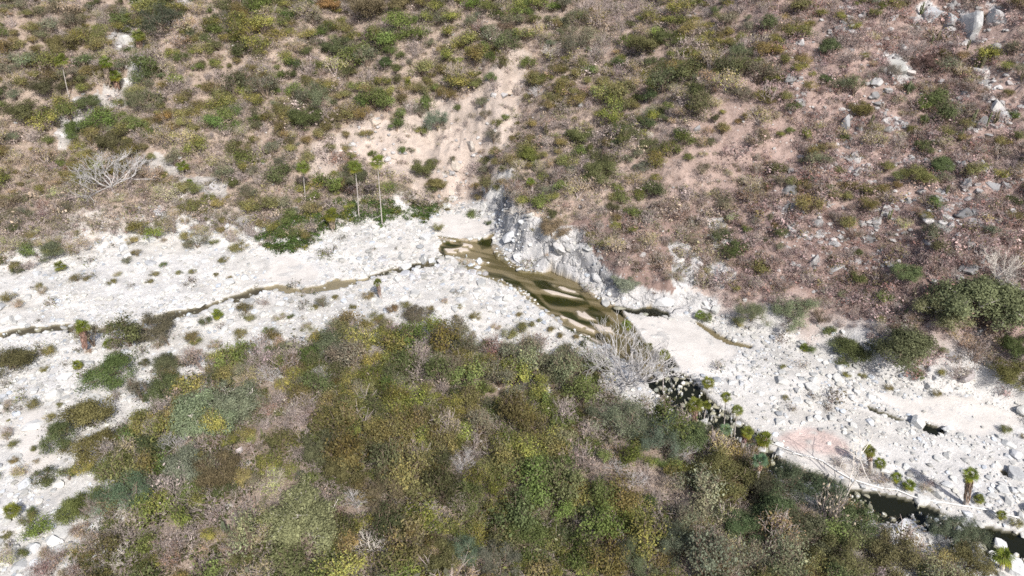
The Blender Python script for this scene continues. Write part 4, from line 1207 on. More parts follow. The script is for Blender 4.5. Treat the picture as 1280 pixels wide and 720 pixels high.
# ------------------------------------------------------------------ hand-placed shrubs
for row in """bright_green_shrub 615 100 17 1;bright_green_shrub 595 107 22 .9;olive_shrub 567 122 16 1;grey_green_shrub 603 130 20 .9;grey_green_shrub 607 148 16 1;grey_green_shrub 617 174 24 1
bright_green_shrub 632 150 12 1;bright_green_shrub 503 189 12 1;yellow_green_shrub 483 237 23 1;yellow_green_shrub 440 196 14 .9;olive_shrub 415 188 18 1;yellow_green_shrub 433 190 14 1;olive_shrub 420 235 18 .8
yellow_green_shrub 421 243 10 1;bright_green_shrub 546 112 14 1;olive_shrub 460 170 18 .8;dark_green_shrub 540 238 16 .8;olive_shrub 548 285 16 .8;dark_green_shrub 610 279 10 .8;bright_green_shrub 592 270 20 .6;olive_shrub 560 267 14 .7
dark_green_shrub 773 82 22 .9;dark_green_shrub 787 33 13 1;dark_green_shrub 892 16 14 1;yellow_green_shrub 675 8 36 .8;bright_green_shrub 690 12 22 .8;yellow_green_shrub 655 46 30 .8;yellow_green_shrub 700 118 24 1;olive_shrub 706 108 26 .9
olive_shrub 710 205 28 1;grey_green_shrub 712 216 24 .8;bright_green_shrub 737 227 24 .8;bright_green_shrub 770 182 16 .9;grey_green_shrub 877 215 25 .8;bright_green_shrub 810 236 24 .8;dark_green_shrub 888 181 14 1;bright_green_shrub 776 250 24 1;bright_green_shrub 787 268 22 1
dark_green_shrub 765 262 18 1;yellow_green_shrub 692 247 18 .9;olive_shrub 768 275 16 1;bright_green_shrub 806 268 18 .9;dark_green_shrub 817 240 32 .7;grey_green_shrub 903 258 30 .9;bright_green_shrub 932 288 14 .9;grey_green_shrub 865 303 16 1;olive_shrub 738 295 14 1
yellow_green_shrub 883 340 13 .8;straw_shrub 880 348 22 .8;leafless_shrub 782 320 22 .8;bright_green_shrub 882 398 16 1;yellow_green_shrub 922 405 18 .8;bright_green_shrub 1147 470 18 .9;yellow_green_shrub 978 460 11 .8;bright_green_shrub 1010 437 16 .7;yellow_green_shrub 1058 470 12 .8;yellow_green_shrub 1077 471 13 .8
olive_shrub 1255 537 18 .7;olive_shrub 982 498 10 .8;olive_shrub 1109 486 12 .8;olive_shrub 1169 493 12 1;olive_shrub 1278 546 10 1;leafless_shrub 1160 605 16 1.1;straw_shrub 1155 612 18 .8;olive_shrub 1265 655 18 .9;leafless_shrub 1075 585 36 .5;leafless_shrub 1048 578 30 .4;leafless_shrub 1100 600 36 .4
olive_shrub 235 307 15 .8;olive_shrub 172 317 13 .9;bright_green_shrub 205 332 10 .9;olive_shrub 98 349 17 .8;dark_green_shrub 22 339 14 .8;leafless_shrub 38 332 26 .8;yellow_green_shrub 196 293 30 .8;olive_shrub 205 280 22 .8;straw_shrub 52 365 16 .8;olive_shrub 12 372 20 .7;straw_shrub 20 382 20 .7;olive_shrub 68 313 28 .8
olive_shrub 110 349 10 .7;olive_shrub 51 357 12 .7;olive_shrub 140 354 14 .6;olive_shrub 193 343 13 .6;olive_shrub 187 353 11 .6;olive_shrub 225 342 10 .6;olive_shrub 242 340 11 .7;olive_shrub 270 344 9 .6;olive_shrub 287 348 8 .6;grey_green_shrub 160 326 16 .6;straw_shrub 147 343 14 .6;grey_green_shrub 248 305 30 .6;olive_shrub 300 310 24 .5;olive_shrub 280 325 14 .6
dark_green_shrub 258 403 16 .9;olive_shrub 308 388 26 .7;olive_shrub 243 424 26 .8;yellow_green_shrub 245 428 16 .8;straw_shrub 270 430 22 .7;olive_shrub 65 438 20 .8;olive_shrub 56 462 12 .7;straw_shrub 113 440 10 .8;dark_green_shrub 182 455 16 .8;straw_shrub 225 450 16 .7;leafless_shrub 330 378 20 .7
olive_shrub 460 371 17 .6;olive_shrub 420 373 12 .7;olive_shrub 440 384 12 .7;olive_shrub 392 386 14 .7;grey_green_shrub 405 380 24 .7;olive_shrub 507 382 16 .7;olive_shrub 490 388 18 .7;straw_shrub 435 395 16 .6;olive_shrub 470 398 22 .7;olive_shrub 538 386 11 .7;straw_shrub 557 378 11 .8;olive_shrub 573 385 11 .7;olive_shrub 595 396 16 .7;olive_shrub 570 398 11 .8
olive_shrub 650 394 10 .8;olive_shrub 664 407 12 .8;olive_shrub 675 401 8 .9;olive_shrub 690 413 12 .8;olive_shrub 701 420 12 .8;olive_shrub 720 423 12 .7;dark_green_shrub 730 430 14 .6;leafless_shrub 672 428 40 .8;olive_shrub 710 440 30 .8;olive_shrub 650 412 24 .7;olive_shrub 635 420 22 .8;leafless_shrub 610 428 24 .8;straw_shrub 620 410 14 .7;dark_green_shrub 580 415 18 .7
bright_green_shrub 364 396 9 1;olive_shrub 340 420 26 .8;straw_shrub 350 398 18 .6;olive_shrub 312 398 16 .8;straw_shrub 385 410 20 .6;yellow_green_shrub 335 415 16 .8;olive_shrub 300 420 22 .7;olive_shrub 45 505 20 .8;olive_shrub 75 508 10 .8;straw_shrub 15 505 16 .8;olive_shrub 45 560 12 .7;straw_shrub 46 577 10 .7;dark_green_shrub 58 598 32 .7
yellow_green_shrub 110 583 32 .7;olive_shrub 20 556 14 .8;leafless_shrub 8 540 22 .9;bright_green_shrub 52 662 36 .8;bright_green_shrub 42 640 14 .9;olive_shrub 8 670 16 .6;bright_green_shrub 32 692 16 .9;straw_shrub 63 690 22 .9;russet_shrub 75 700 34 .8;russet_shrub 60 712 40 .7;yellow_green_shrub 115 712 26 .8;olive_shrub 105 695 24 .8;yellow_green_shrub 140 660 24 .9;leafless_shrub 125 645 24 .9
bright_green_shrub 567 622 18 1;yellow_green_shrub 487 540 22 1;yellow_green_shrub 503 557 20 .9;yellow_green_shrub 560 658 32 .9;yellow_green_shrub 595 652 40 .8;bright_green_shrub 612 519 26 .9;yellow_green_shrub 540 500 26 .8;yellow_green_shrub 470 595 26 .8;yellow_green_shrub 450 590 20 1;dark_green_shrub 470 512 40 .8;bright_green_shrub 420 690 26 .9;yellow_green_shrub 665 555 34 .8
bright_green_shrub 720 600 26 .9;yellow_green_shrub 735 560 36 .8;yellow_green_shrub 670 600 32 .9;yellow_green_shrub 800 555 30 .9;yellow_green_shrub 810 580 22 .9;bright_green_shrub 770 612 22 .9;yellow_green_shrub 860 590 26 .9;bright_green_shrub 690 665 28 .9;yellow_green_shrub 700 690 30 .8;bright_green_shrub 870 610 22 .9;russet_shrub 720 657 24 .9;russet_shrub 737 690 14 1.3;straw_shrub 880 655 28 .9;russet_shrub 905 670 14 1
bright_green_shrub 880 690 26 .9;straw_shrub 870 705 22 .9;straw_shrub 940 690 36 .7;russet_shrub 395 520 26 .8;dark_green_shrub 285 615 30 .8;russet_shrub 320 560 30 .7;russet_shrub 275 555 26 .8;olive_shrub 375 500 36 .8;straw_shrub 400 510 20 .7
straw_shrub 150 250 20 .6;yellow_green_shrub 242 67 12 1;yellow_green_shrub 182 153 12 1;grey_green_shrub 140 17 16 1.1;olive_shrub 40 38 22 .9;olive_shrub 10 64 32 .9;olive_shrub 126 48 28 .8;leafless_shrub 130 28 22 1;straw_shrub 245 15 28 .9;bright_green_shrub 270 42 28 .8;yellow_green_shrub 285 50 22 .8;grey_green_shrub 155 85 24 .8;olive_shrub 115 92 24 .8
yellow_green_shrub 360 8 24 .8;bright_green_shrub 360 22 22 .9;yellow_green_shrub 345 50 30 .8;yellow_green_shrub 385 46 28 .7;yellow_green_shrub 565 25 30 .8;bright_green_shrub 590 10 30 .8;bright_green_shrub 610 12 24 .9;yellow_green_shrub 560 42 26 .8;bright_green_shrub 500 72 16 .9;bright_green_shrub 350 98 18 1;yellow_green_shrub 445 112 26 .8;bright_green_shrub 472 118 20 .8;olive_shrub 500 128 26 .8;olive_shrub 518 112 26 .8
olive_shrub 1123 10 22 .9;yellow_green_shrub 1010 35 20 .9;olive_shrub 1000 12 34 .8;yellow_green_shrub 1068 35 16 1;yellow_green_shrub 970 65 22 .9;dark_green_shrub 988 138 22 .8;yellow_green_shrub 1012 110 20 .9;yellow_green_shrub 998 88 24 .8;dark_green_shrub 1053 174 16 .8;olive_shrub 1180 166 26 .8;olive_shrub 1205 160 26 .8;bright_green_shrub 1265 148 16 1;olive_shrub 1140 165 18 .9;olive_shrub 1268 10 24 .9;bright_green_shrub 1168 257 22 .9
olive_shrub 1155 275 18 .8;russet_shrub 1075 162 12 1;russet_shrub 1160 90 18 .8;dark_green_shrub 1135 113 18 1;russet_shrub 1235 262 16 1;olive_shrub 1265 272 20 1;russet_shrub 1208 330 34 .8;russet_shrub 1140 400 30 .7;russet_shrub 1265 380 26 .9;straw_shrub 1140 408 14 .8;yellow_green_shrub 1258 480 22 .7;leafless_shrub 1225 425 40 .9;leafless_shrub 1195 465 44 .8;olive_shrub 1250 430 22 .9""".replace("\n", ";").split(";"):
    k_, a_, b_, w_, h_ = row.split()
    plant(k_, float(a_), float(b_), float(w_), float(h_))

# ------------------------------------------------------------------ columnar cacti
def cactus_mesh(seed):
    r = np.random.default_rng(seed); V_, F_, C_ = [], [], []; n0 = 0
    A = Acc()
    ang = np.linspace(0, 2 * math.pi, 12, endpoint=False)
    stars = []
    arms = r.integers(2, 5)
    def column(pts, rad):
        pts = np.array(pts, float); m = len(pts)
        t = unit(np.gradient(pts, axis=0)); a = unit(np.cross(t, [.2, .95, .1])); b = np.cross(t, a)
        star = np.where(np.arange(12) % 2 == 0, 1.0, .72)
        rr_ = rad * np.array([.85, 1, 1, .95, .55, .05])[:m]
        V = pts[:, None] + (rr_[:, None] * star)[:, :, None] * (np.cos(ang)[None, :, None] * a[:, None] + np.sin(ang)[None, :, None] * b[:, None])
        i = np.arange(m * 12).reshape(m, 12); j = np.roll(i, -1, 1)
        A.add(V.reshape(-1, 3), np.stack([i[:-1], j[:-1], j[1:], i[1:]], -1).reshape(-1, 4), np.array([1, 1, 1]) * r.uniform(.85, 1.15))
    column([(0, 0, -.05), (0, 0, .3), (.01, 0, .7), (.0, .01, .93), (0, .01, .98), (0, .01, 1.0)], .075)
    for k in range(arms):
        a = r.uniform(0, 6.28); d = np.array([math.cos(a), math.sin(a), 0]); z0 = r.uniform(.08, .35); z1 = r.uniform(.55, .95)
        column([d * .03 + [0, 0, z0], d * .14 + [0, 0, z0 + .06], d * .19 + [0, 0, (z0 + z1) / 2], d * .2 + [0, 0, z1 - .05], d * .2 + [0, 0, z1 - .015], d * .2 + [0, 0, z1]], .06)
    V, F, C = A.out()
    return make_mesh("columnar_cactus", V, [F], C, [M_LEAF])
CACT = [cactus_mesh(4000 + k) for k in range(5)]
for px_, py_, h_ in [(1223, 76, 26), (1217, 82, 18), (1193, 84, 18), (1243, 146, 20), (1216, 145, 18), (1153, 150, 18), (1170, 48, 18), (1162, 52, 14), (1133, 110, 20), (1110, 270, 20), (1262, 60, 18), (1064, 278, 18), (1232, 150, 22),
                     (285, 655, 30), (277, 648, 18), (250, 702, 30), (258, 708, 22), (340, 548, 24), (346, 552, 18), (574, 692, 22), (1140, 365, 18), (1198, 170, 20), (1088, 150, 16), (1183, 235, 16), (1100, 235, 14),
                     (668, 208, 16), (683, 160, 18), (1256, 215, 18), (1150, 12, 16), (1275, 95, 18), (985, 260, 14), (1208, 58, 14), (330, 540, 20), (1130, 390, 18)]:
    p = hit(px_, py_ + h_ * .5)
    dep_ = (p[1]) * cp - (p[2] - CAM[2]) * sp
    hh = h_ * dep_ / FOC / .85
    o = link("columnar_cactus", CACT[HR.integers(5)], None, (p[0], p[1], ground_z(p[0], p[1]) - .03))
    o.scale = (hh * .55, hh * .55, hh * .8); o.rotation_euler = (0, 0, HR.uniform(0, 6.28)); tinted(o, (.20, .20, .12), .2, HR)
    props(o, None, "cactus", "columnar cacti on the slopes"); later(o, "columnar_cactus", px_, py_, h_, "grey-green columnar")

# ------------------------------------------------------------------ the white pipe beside the dark channel
pp = [hit(a_, b_) for a_, b_ in [(958, 552), (975, 560), (998, 570), (1015, 574), (1028, 578), (1047, 591), (1063, 601), (1080, 607), (1100, 611), (1120, 615), (1140, 622), (1160, 627), (1187, 632), (1210, 636), (1227, 639), (1247, 643), (1268, 648), (1290, 652)]]
pp = np.array(pp); pp[:, 2] = np.maximum(ground_z(pp[:, 0], pp[:, 1]), 0) + .16
fine = np.linspace(0, len(pp) - 1, 90)
pf = np.stack([np.interp(fine, np.arange(len(pp)), pp[:, k]) for k in range(3)], 1)
pf[:, 2] = np.maximum(pf[:, 2], ground_z(pf[:, 0], pf[:, 1]) + .1)
V, F = tube(pf, np.full(90, .055), 8)
o = link("water_pipe", make_mesh("water_pipe", V, [F], None, [M_PIPE], smooth_shade=True))
props(o, "long thin white pipe lying along the gravel edge of the dark channel", "pipe")

# ------------------------------------------------------------------ rocks
def stone_mesh(name, seed, sc, cuts=13, lo=.5, hi=.86, sub=3):
    V, F, C = stone_shape(seed, sub, cuts, lo, hi, sc)
    return make_mesh(name, V, [F], C, [M_STONE])
ROUND = [stone_mesh("boulder", 5000 + k, s) for k, s in enumerate([(1, .8, .62), (1, .9, .7), (1, .7, .5), (1, .85, .55), (1, .75, .75), (.9, 1, .5), (1, .95, .45), (1, .65, .6)])]
SLAB = [stone_mesh("rock_outcrop", 5100 + k, s, 18, .35, .75) for k, s in enumerate([(1, .7, .8), (1, .5, 1.0), (.8, .9, 1.1), (1, .8, .6), (.7, .6, 1.2), (1, .6, .7)])]
SLAB2 = [stone_mesh('rock_outcrop', 5150 + k, s, 22, .25, .7) for k, s in enumerate([(1, .8, .7), (1, .6, .9), (1, 1, .6), (.9, .8, .8)])]
WHITE_ROCK = (.64, .62, .60)
def rock(name, px_, py_, wpx, asp=1.0, col=WHITE_ROCK, label=None, cat="boulder", group=None, sink=.12, pool=None, rot=None, words="pale"):
    p = hit(px_, py_ + .22 * wpx * asp)
    dep_ = p[1] * cp - (p[2] - CAM[2]) * sp
    w = wpx * dep_ / FOC
    pool = pool or ROUND
    o = link(name, pool[HR.integers(len(pool))], None, (p[0], p[1], ground_z(p[0], p[1]) - sink * w))
    o.scale = (w, w, w * asp)
    o.rotation_euler = (HR.normal(0, .12), HR.normal(0, .12), HR.uniform(0, 6.28) if rot is None else rot)
    tinted(o, col, .1, HR)
    o.color = (o.color[0], o.color[0] * col[1] / col[0], o.color[0] * col[2] / col[0], 1)
    props(o, label, cat, group)
    if not label: later(o, name, px_, py_, wpx, words)
    TAKEN.append((p[0], p[1] - .4 * w, w * .55)); ROCKS.append((p[0], p[1], w))
    return o
ROCKS = []
R_ = lambda *a, **k: rock("boulder", *a, group="boulders", **k)
G1, G2, G3 = (.30, .30, .31), (.20, .20, .205), (.42, .42, .43)
R_(202, 262, 19, .9, G3, "lone grey boulder on the bushy fringe above the far gravel")
R_(43, 528, 30, .7, (.62, .62, .61), "biggest flat white boulder beside the sandy strip")
R_(57, 547, 11, .8, WHITE_ROCK, "small white boulder at the corner of the biggest flat one")
R_(83, 661, 28, .75, (.60, .60, .59), "flat-topped largest of the leaning boulders")
R_(75, 684, 15, 1.5, (.66, .66, .65), "white pointed boulder, middle of the leaning boulders")
R_(43, 680, 17, 1.5, (.56, .57, .58), "tall slanting boulder beside the bright green shrub at the bottom")
R_(96, 675, 14, .9, (.58, .58, .57), "small wedge boulder among the leaning boulders")
R_(25, 652, 26, .8, WHITE_ROCK, "white block behind the trunkless palm at the bottom")
R_(10, 660, 22, .8, WHITE_ROCK, "white block below the trunkless palm at the bottom")
R_(13, 588, 16, .8, WHITE_ROCK, "white boulder on the gravel plain, near the lower edge of the photo")
R_(22, 607, 14, .7, WHITE_ROCK, "white boulder just below another on the gravel plain")
R_(1253, 674, 19, 1.0, (.70, .70, .70), "smooth white boulder standing in the dark channel")
R_(1269, 565, 18, 1.0, (.64, .65, .67), "large white boulder on the gravel beyond the stout skirted palm")
R_(1210, 262, 34, .75, G2, "long grey block of the cracked ledge", rot=.4)
R_(1157, 266, 18, .9, G2, "dark block at the upper corner of the cracked ledge")
R_(1183, 281, 28, .7, (.26, .26, .24), "lower greenish-grey block of the cracked ledge")
R_(1178, 258, 20, .7, G1, "upper grey block of the cracked ledge")
R_(1187, 272, 12, .8, G3, "small pale block inside the cracked ledge")
R_(1175, 99, 10, .8, G3, "pale round boulder under the maroon tree")
R_(1160, 107, 11, .9, G3, "pale boulder lower beside its round neighbour under the maroon tree")
R_(700, 402, 8, .6, G1); R_(617, 297, 8, 1.1, WHITE_ROCK, "white boulder at the foot of the white cliff corner")
R_(567, 246, 18, .8, (.58, .55, .52)); R_(582, 262, 12, .8, (.6, .56, .52)); R_(565, 270, 10, .8, (.6, .56, .52))
R_(430, 275, 12, .8, WHITE_ROCK); R_(432, 286, 14, .8, WHITE_ROCK); R_(470, 283, 14, .8, WHITE_ROCK); R_(494, 283, 8, .8, WHITE_ROCK)
for row in [(408, 317, 10), (478, 322, 18), (490, 336, 13), (505, 340, 16), (520, 336, 14), (515, 345, 16), (530, 340, 10), (540, 322, 14), (552, 326, 14), (548, 332, 10), (575, 335, 20), (590, 338, 14), (562, 336, 14), (497, 348, 12), (506, 330, 10), (525, 345, 10),
            (538, 345, 14), (450, 352, 10), (443, 357, 8), (604, 334, 8), (638, 353, 8), (655, 371, 8), (480, 350, 9), (468, 345, 9)]:
    R_(*row, .75, (.56, .57, .60) if HR.uniform() < .5 else WHITE_ROCK, words="stream")
O_ = lambda px_, py_, w_, asp_, *a, **k: rock("rock_outcrop", px_, py_, w_ * 1.12, asp_ * .72, *a, cat="rock", group="rock outcrops", **{"pool": SLAB, "sink": .24, **k})
O_(1117, 82, 34, .8, (.42, .42, .40), "smooth grey dome of rock high on the rocky slope")
O_(1135, 88, 18, .9, (.52, .48, .46), "pale slab beside the grey dome")
O_(1108, 64, 12, 1.1, (.55, .54, .53)); O_(1143, 22, 14, 1.2, G1); O_(1160, 14, 26, 1.3, (.46, .47, .49)); O_(1187, 22, 28, 1.5, (.47, .48, .49)); O_(1212, 28, 32, 1.4, (.56, .56, .55)); O_(1243, 16, 34, 1.5, (.54, .54, .55)); O_(1115, 24, 10, .9, (.50, .50, .51))
O_(1232, 92, 14, 1.4, (.60, .57, .54)); O_(1235, 110, 10, 1.4, (.60, .57, .54)); O_(1245, 130, 26, 1.1, (.58, .57, .55)); O_(1254, 144, 24, 1.1, (.50, .50, .50)); O_(1275, 133, 14, 1.1, (.48, .48, .48)); O_(1262, 102, 12, .9, (.5, .46, .45))
O_(1057, 153, 22, 1.5, (.40, .40, .41), "tall slanting grey slab midslope under an olive tree"); O_(1057, 180, 16, 1.0, G1); O_(1130, 158, 12, 1.0, G1); O_(1124, 155, 10, 1.2, G1)
O_(1027, 210, 20, .9, (.52, .49, .47)); O_(1063, 210, 14, .8, G1); O_(1085, 213, 24, .6, (.50, .47, .45)); O_(1132, 198, 16, .9, G1); O_(1240, 230, 22, .9, G1); O_(1256, 232, 14, 1.0, G1); O_(1018, 182, 10, 1.0, G1); O_(1200, 192, 16, .6, (.46, .44, .43)); O_(1225, 205, 12, 1.4, (.47, .45, .44))
O_(870, 160, 12, 1.2, G1); O_(837, 180, 10, .9, (.50, .46, .43)); O_(967, 252, 14, .5, (.48, .42, .36)); O_(978, 262, 10, 1.2, G3); O_(1012, 296, 16, .7, (.50, .48, .47)); O_(1045, 305, 14, .6, (.45, .44, .44)); O_(965, 320, 10, .8, G3); O_(978, 345, 12, 1.1, (.5, .47, .45))
O_(1222, 413, 22, 1.2, G2, "dark grey outcrop below the largest fig"); O_(1190, 440, 26, .9, (.40, .38, .38)); O_(1207, 470, 26, .8, (.36, .33, .33)); O_(1237, 455, 18, 1.1, G2); O_(1160, 462, 12, 1.0, G3)
O_(622, 262, 13, 1.6, (.45, .46, .48), sink=.40, pool=SLAB2)
O_(640, 285, 22, 1.1, (.60, .61, .63), sink=.40, pool=SLAB2)
O_(655, 315, 24, .8, (.66, .66, .66), sink=.40, pool=SLAB2)
O_(700, 305, 26, 1.1, (.56, .55, .54), sink=.40, pool=SLAB2)
O_(748, 338, 22, .9, (.60, .60, .60), sink=.40, pool=SLAB2)
O_(775, 372, 24, .7, (.62, .62, .62), sink=.40, pool=SLAB2)
O_(830, 368, 24, .9, (.60, .60, .60), sink=.40, pool=SLAB2)
O_(885, 378, 20, .9, (.60, .59, .58), sink=.40, pool=SLAB2); O_(850, 320, 18, 1.4, (.60, .56, .53), sink=.40, pool=SLAB2)
O_(885, 290, 13, .8, (.58, .57, .55), sink=.40, pool=SLAB2)
O_(910, 350, 16, .6, (.55, .53, .52), sink=.40, pool=SLAB2)
O_(970, 408, 13, 1.2, (.42, .42, .45), sink=.40, pool=SLAB2)
O_(895, 330, 13, .7, (.52, .51, .5), sink=.40, pool=SLAB2)
O_(173, 30, 12, 1.2, (.50, .50, .52)); O_(160, 52, 20, 1.2, (.58, .57, .55)); O_(168, 78, 20, 1.3, (.60, .58, .55)); O_(160, 103, 18, 1.2, (.60, .58, .56)); O_(180, 8, 16, .9, (.46, .47, .5)); O_(137, 122, 10, 1.1, G3); O_(80, 163, 16, 1.2, (.56, .55, .53)); O_(100, 128, 14, .8, (.56, .55, .53)); O_(228, 2, 12, .6, (.55, .55, .57))
O_(300, 560, 24, .6, (.52, .46, .45)); O_(308, 580, 20, .7, (.56, .52, .50)); O_(287, 632, 12, 1.0, (.55, .53, .5)); O_(302, 637, 12, .9, (.55, .53, .5)); O_(885, 690, 16, .8, (.42, .42, .45)); O_(268, 232, 14, 1.5, (.50, .49, .50))
O_(470, 150, 18, .7, (.55, .47, .40)); O_(490, 190, 20, .7, (.56, .48, .41)); O_(455, 165, 12, .8, (.53, .45, .39)); O_(570, 205, 16, 1.0, (.56, .49, .42)); O_(590, 180, 18, 1.2, (.58, .52, .46)); O_(630, 110, 18, 1.0, (.54, .45, .37)); O_(555, 215, 14, .8, (.5, .45, .4)); O_(440, 180, 14, .7, (.52, .45, .38))

for _ in range(280):
    qx_, qy_ = HR.uniform(985, 1280), HR.uniform(4, 335)
    if vnoise(qx_ / 38, qy_ / 30, 233) < .58: continue
    O_(qx_, qy_, HR.uniform(7, 17) * (1.25 if HR.uniform() < .25 else 1), HR.uniform(.8, 1.3), tuple(np.array([1, .98, .97]) * HR.uniform(.25, .48)), words="grey")
ALLR = []     # (x, y, r) of placed rocks
CELL = 4.5
def grid_free(pool, x_, y_, r_):
    k = (int(x_ // CELL), int(y_ // CELL))
    for a in (-1, 0, 1):
        for b in (-1, 0, 1):
            for (u, v, s) in pool.get((k[0] + a, k[1] + b), ()):
                if (u - x_) ** 2 + (v - y_) ** 2 < (s + r_) ** 2:
                    return False
    return True
def grid_add(pool, x_, y_, r_):
    pool.setdefault((int(x_ // CELL), int(y_ // CELL)), []).append((x_, y_, r_))
TK = {}
for a_ in TAKEN: grid_add(TK, *a_)

def any_zone(polys, ax, ay):
    r = np.zeros(ax.shape, bool)
    for p in polys: r |= inpoly(ax, ay, p)
    return r
Z_SANDS = SAND + REDSLAB
RIFFLE = [[(0, 398), (60, 400), (170, 395), (300, 362), (330, 365), (300, 385), (170, 415), (60, 425), (0, 432)], [(440, 340), (520, 318), (600, 322), (600, 345), (500, 352), (440, 362)],
          [(815, 455), (850, 462), (900, 480), (960, 555), (1000, 590), (960, 590), (880, 540), (820, 490)], [(1090, 655), (1150, 640), (1190, 650), (1230, 690), (1280, 690), (1280, 730), (1100, 730)], [(1000, 600), (1090, 620), (1100, 655), (1020, 640)]]
BIGROCK = [[(1180, 555), (1290, 540), (1290, 640), (1180, 600)], [(1130, 490), (1240, 470), (1200, 500)], [(0, 560), (80, 600), (70, 700), (0, 720)], [(40, 440), (240, 470), (140, 510), (40, 520)], [(250, 380), (440, 370), (420, 410), (260, 430)], [(330, 330), (600, 285), (600, 300), (420, 330)]]
# boulders of the river bed: candidates over the flat ground
nC = 60000
cx = rng.uniform(-100, 100, nC); cy = rng.uniform(24, 125, nC)
cz = ground_z(cx, cy); cpx, cpy, cdep = project(cx, cy, cz)
ok = (cpx > -30) & (cpx < 1310) & (cpy > 255) & (cpy < 740)
cx, cy, cz, cpx, cpy, cdep = [a[ok] for a in (cx, cy, cz, cpx, cpy, cdep)]
e_in = inpoly(cx, cy, BED); e_df = dist_line(cx, cy, FAR); e_dn = dist_line(cx, cy, NEAR); e_e = np.minimum(e_df, e_dn)
sandy = any_zone(Z_SANDS, cpx, cpy); wet = water_mask(cx, cy); rif = any_zone(RIFFLE, cpx, cpy); big = any_zone(BIGROCK, cpx, cpy)
band = e_in | (e_e < 5.5 * fbm(cx / 6, cy / 6, 131, 2) * np.where(cpx < 760, 1.6, .5))
pool_still = any_zone([[(548, 296), (620, 290), (700, 335), (785, 380), (850, 440), (800, 470), (700, 410), (600, 345)]], cpx, cpy)
clump = fbm(cx / 4, cy / 4, 137, 3)
pr_ = np.where(band, .2 + .6 * smooth((clump - .45) * 5), 0.0)
pr_ = np.where(rif & e_in, np.where(wet, np.where(cpx < 640, .2, .42), .8), pr_); pr_ = np.where(sandy, .012, pr_); pr_ = np.where(wet & ~rif, .03, pr_); pr_ = np.where(pool_still & wet, 0.0, pr_)
keep = rng.uniform(0, 1, len(cx)) < pr_
cx, cy, cz, cpx, cpy, cdep, rif, big, wet, sandy = [a[keep] for a in (cx, cy, cz, cpx, cpy, cdep, rif, big, wet, sandy)]
size = .46 * np.exp(rng.normal(0, .45, len(cx))) * np.where(big, 1.35, 1) * np.where(rif, 1.1, 1)
size = np.where(rng.uniform(0, 1, len(cx)) < .04, size * 2.0, size)
size = np.minimum(size, 1.9)
pxs = size * FOC / cdep
order = np.argsort(-pxs)
n_ind = 0
cob = []
RK = {}
for i in order:
    s = size[i]
    if not grid_free(RK, cx[i], cy[i], s * .36): continue
    grid_add(RK, cx[i], cy[i], s * .36)
    if n_ind < 225 and 0 < cpx[i] < 1280 and cpy[i] < 718:
        o = link("boulder", ROUND[HR.integers(8)], None, (cx[i], cy[i], cz[i] - .14 * s + (.16 if wet[i] else 0)))
        o.scale = (s, s, s * HR.uniform(.8, 1.15)); o.rotation_euler = (HR.normal(0, .15), HR.normal(0, .15), HR.uniform(0, 6.28))
        g = HR.uniform(.46, .74); bl = HR.uniform(0, .05) if HR.uniform() < .4 else 0
        o.color = (g * (1 - bl), g * (1 - bl * .4), g * (.97 + bl), 1)
        props(o, None, "boulder", "boulders"); later(o, "boulder", cpx[i], cpy[i], pxs[i], "pale")
        n_ind += 1
    else:
        cob.append(i)
cob = np.array(cob)

def bake(name, protos, pick, P, S, RZ, COLR, mats, tilt=None, label=None, matidx=None, smooth_shade=False):
    """many small pieces of ground cover joined into one mesh"""
    Vs, Cs = [], []
    Fs = [[] for _ in protos[0][1]]
    n0 = 0
    for k, (V0, F0s, C0) in enumerate(protos):
        sel = np.where(pick == k)[0]
        if not len(sel): continue
        c, s_ = np.cos(RZ[sel])[:, None], np.sin(RZ[sel])[:, None]
        sc = S[sel]
        vx = V0[None, :, 0] * sc[:, :1]; vy = V0[None, :, 1] * sc[:, :1]; vz = V0[None, :, 2] * sc[:, 1:2]
        W = np.stack([vx * c - vy * s_, vx * s_ + vy * c, vz], -1)
        if tilt is not None:
            W[..., 2] += W[..., 0] * tilt[sel, 0][:, None] + W[..., 1] * tilt[sel, 1][:, None]
        W += P[sel][:, None]
        Vs.append(W.reshape(-1, 3)); Cs.append((C0[None] * COLR[sel][:, None]).reshape(-1, 3))
        for q, F0 in enumerate(F0s):
            Fs[q].append((F0[None] + (n0 + np.arange(len(sel)) * len(V0))[:, None, None]).reshape(-1, F0.shape[1]))
        n0 += len(sel) * len(V0)
    F = [np.concatenate(f) for f in Fs]
    o = link(name, make_mesh(name, np.concatenate(Vs), F, np.concatenate(Cs), mats, matidx or [0] * len(F), smooth_shade))
    o["kind"] = "stuff"
    if label: o["label"] = label
    return o
def slope_at(ax, ay):
    e = .6
    return np.stack([(ground_z(ax + e, ay) - ground_z(ax - e, ay)) / (2 * e), (ground_z(ax, ay + e) - ground_z(ax, ay - e)) / (2 * e)], -1)

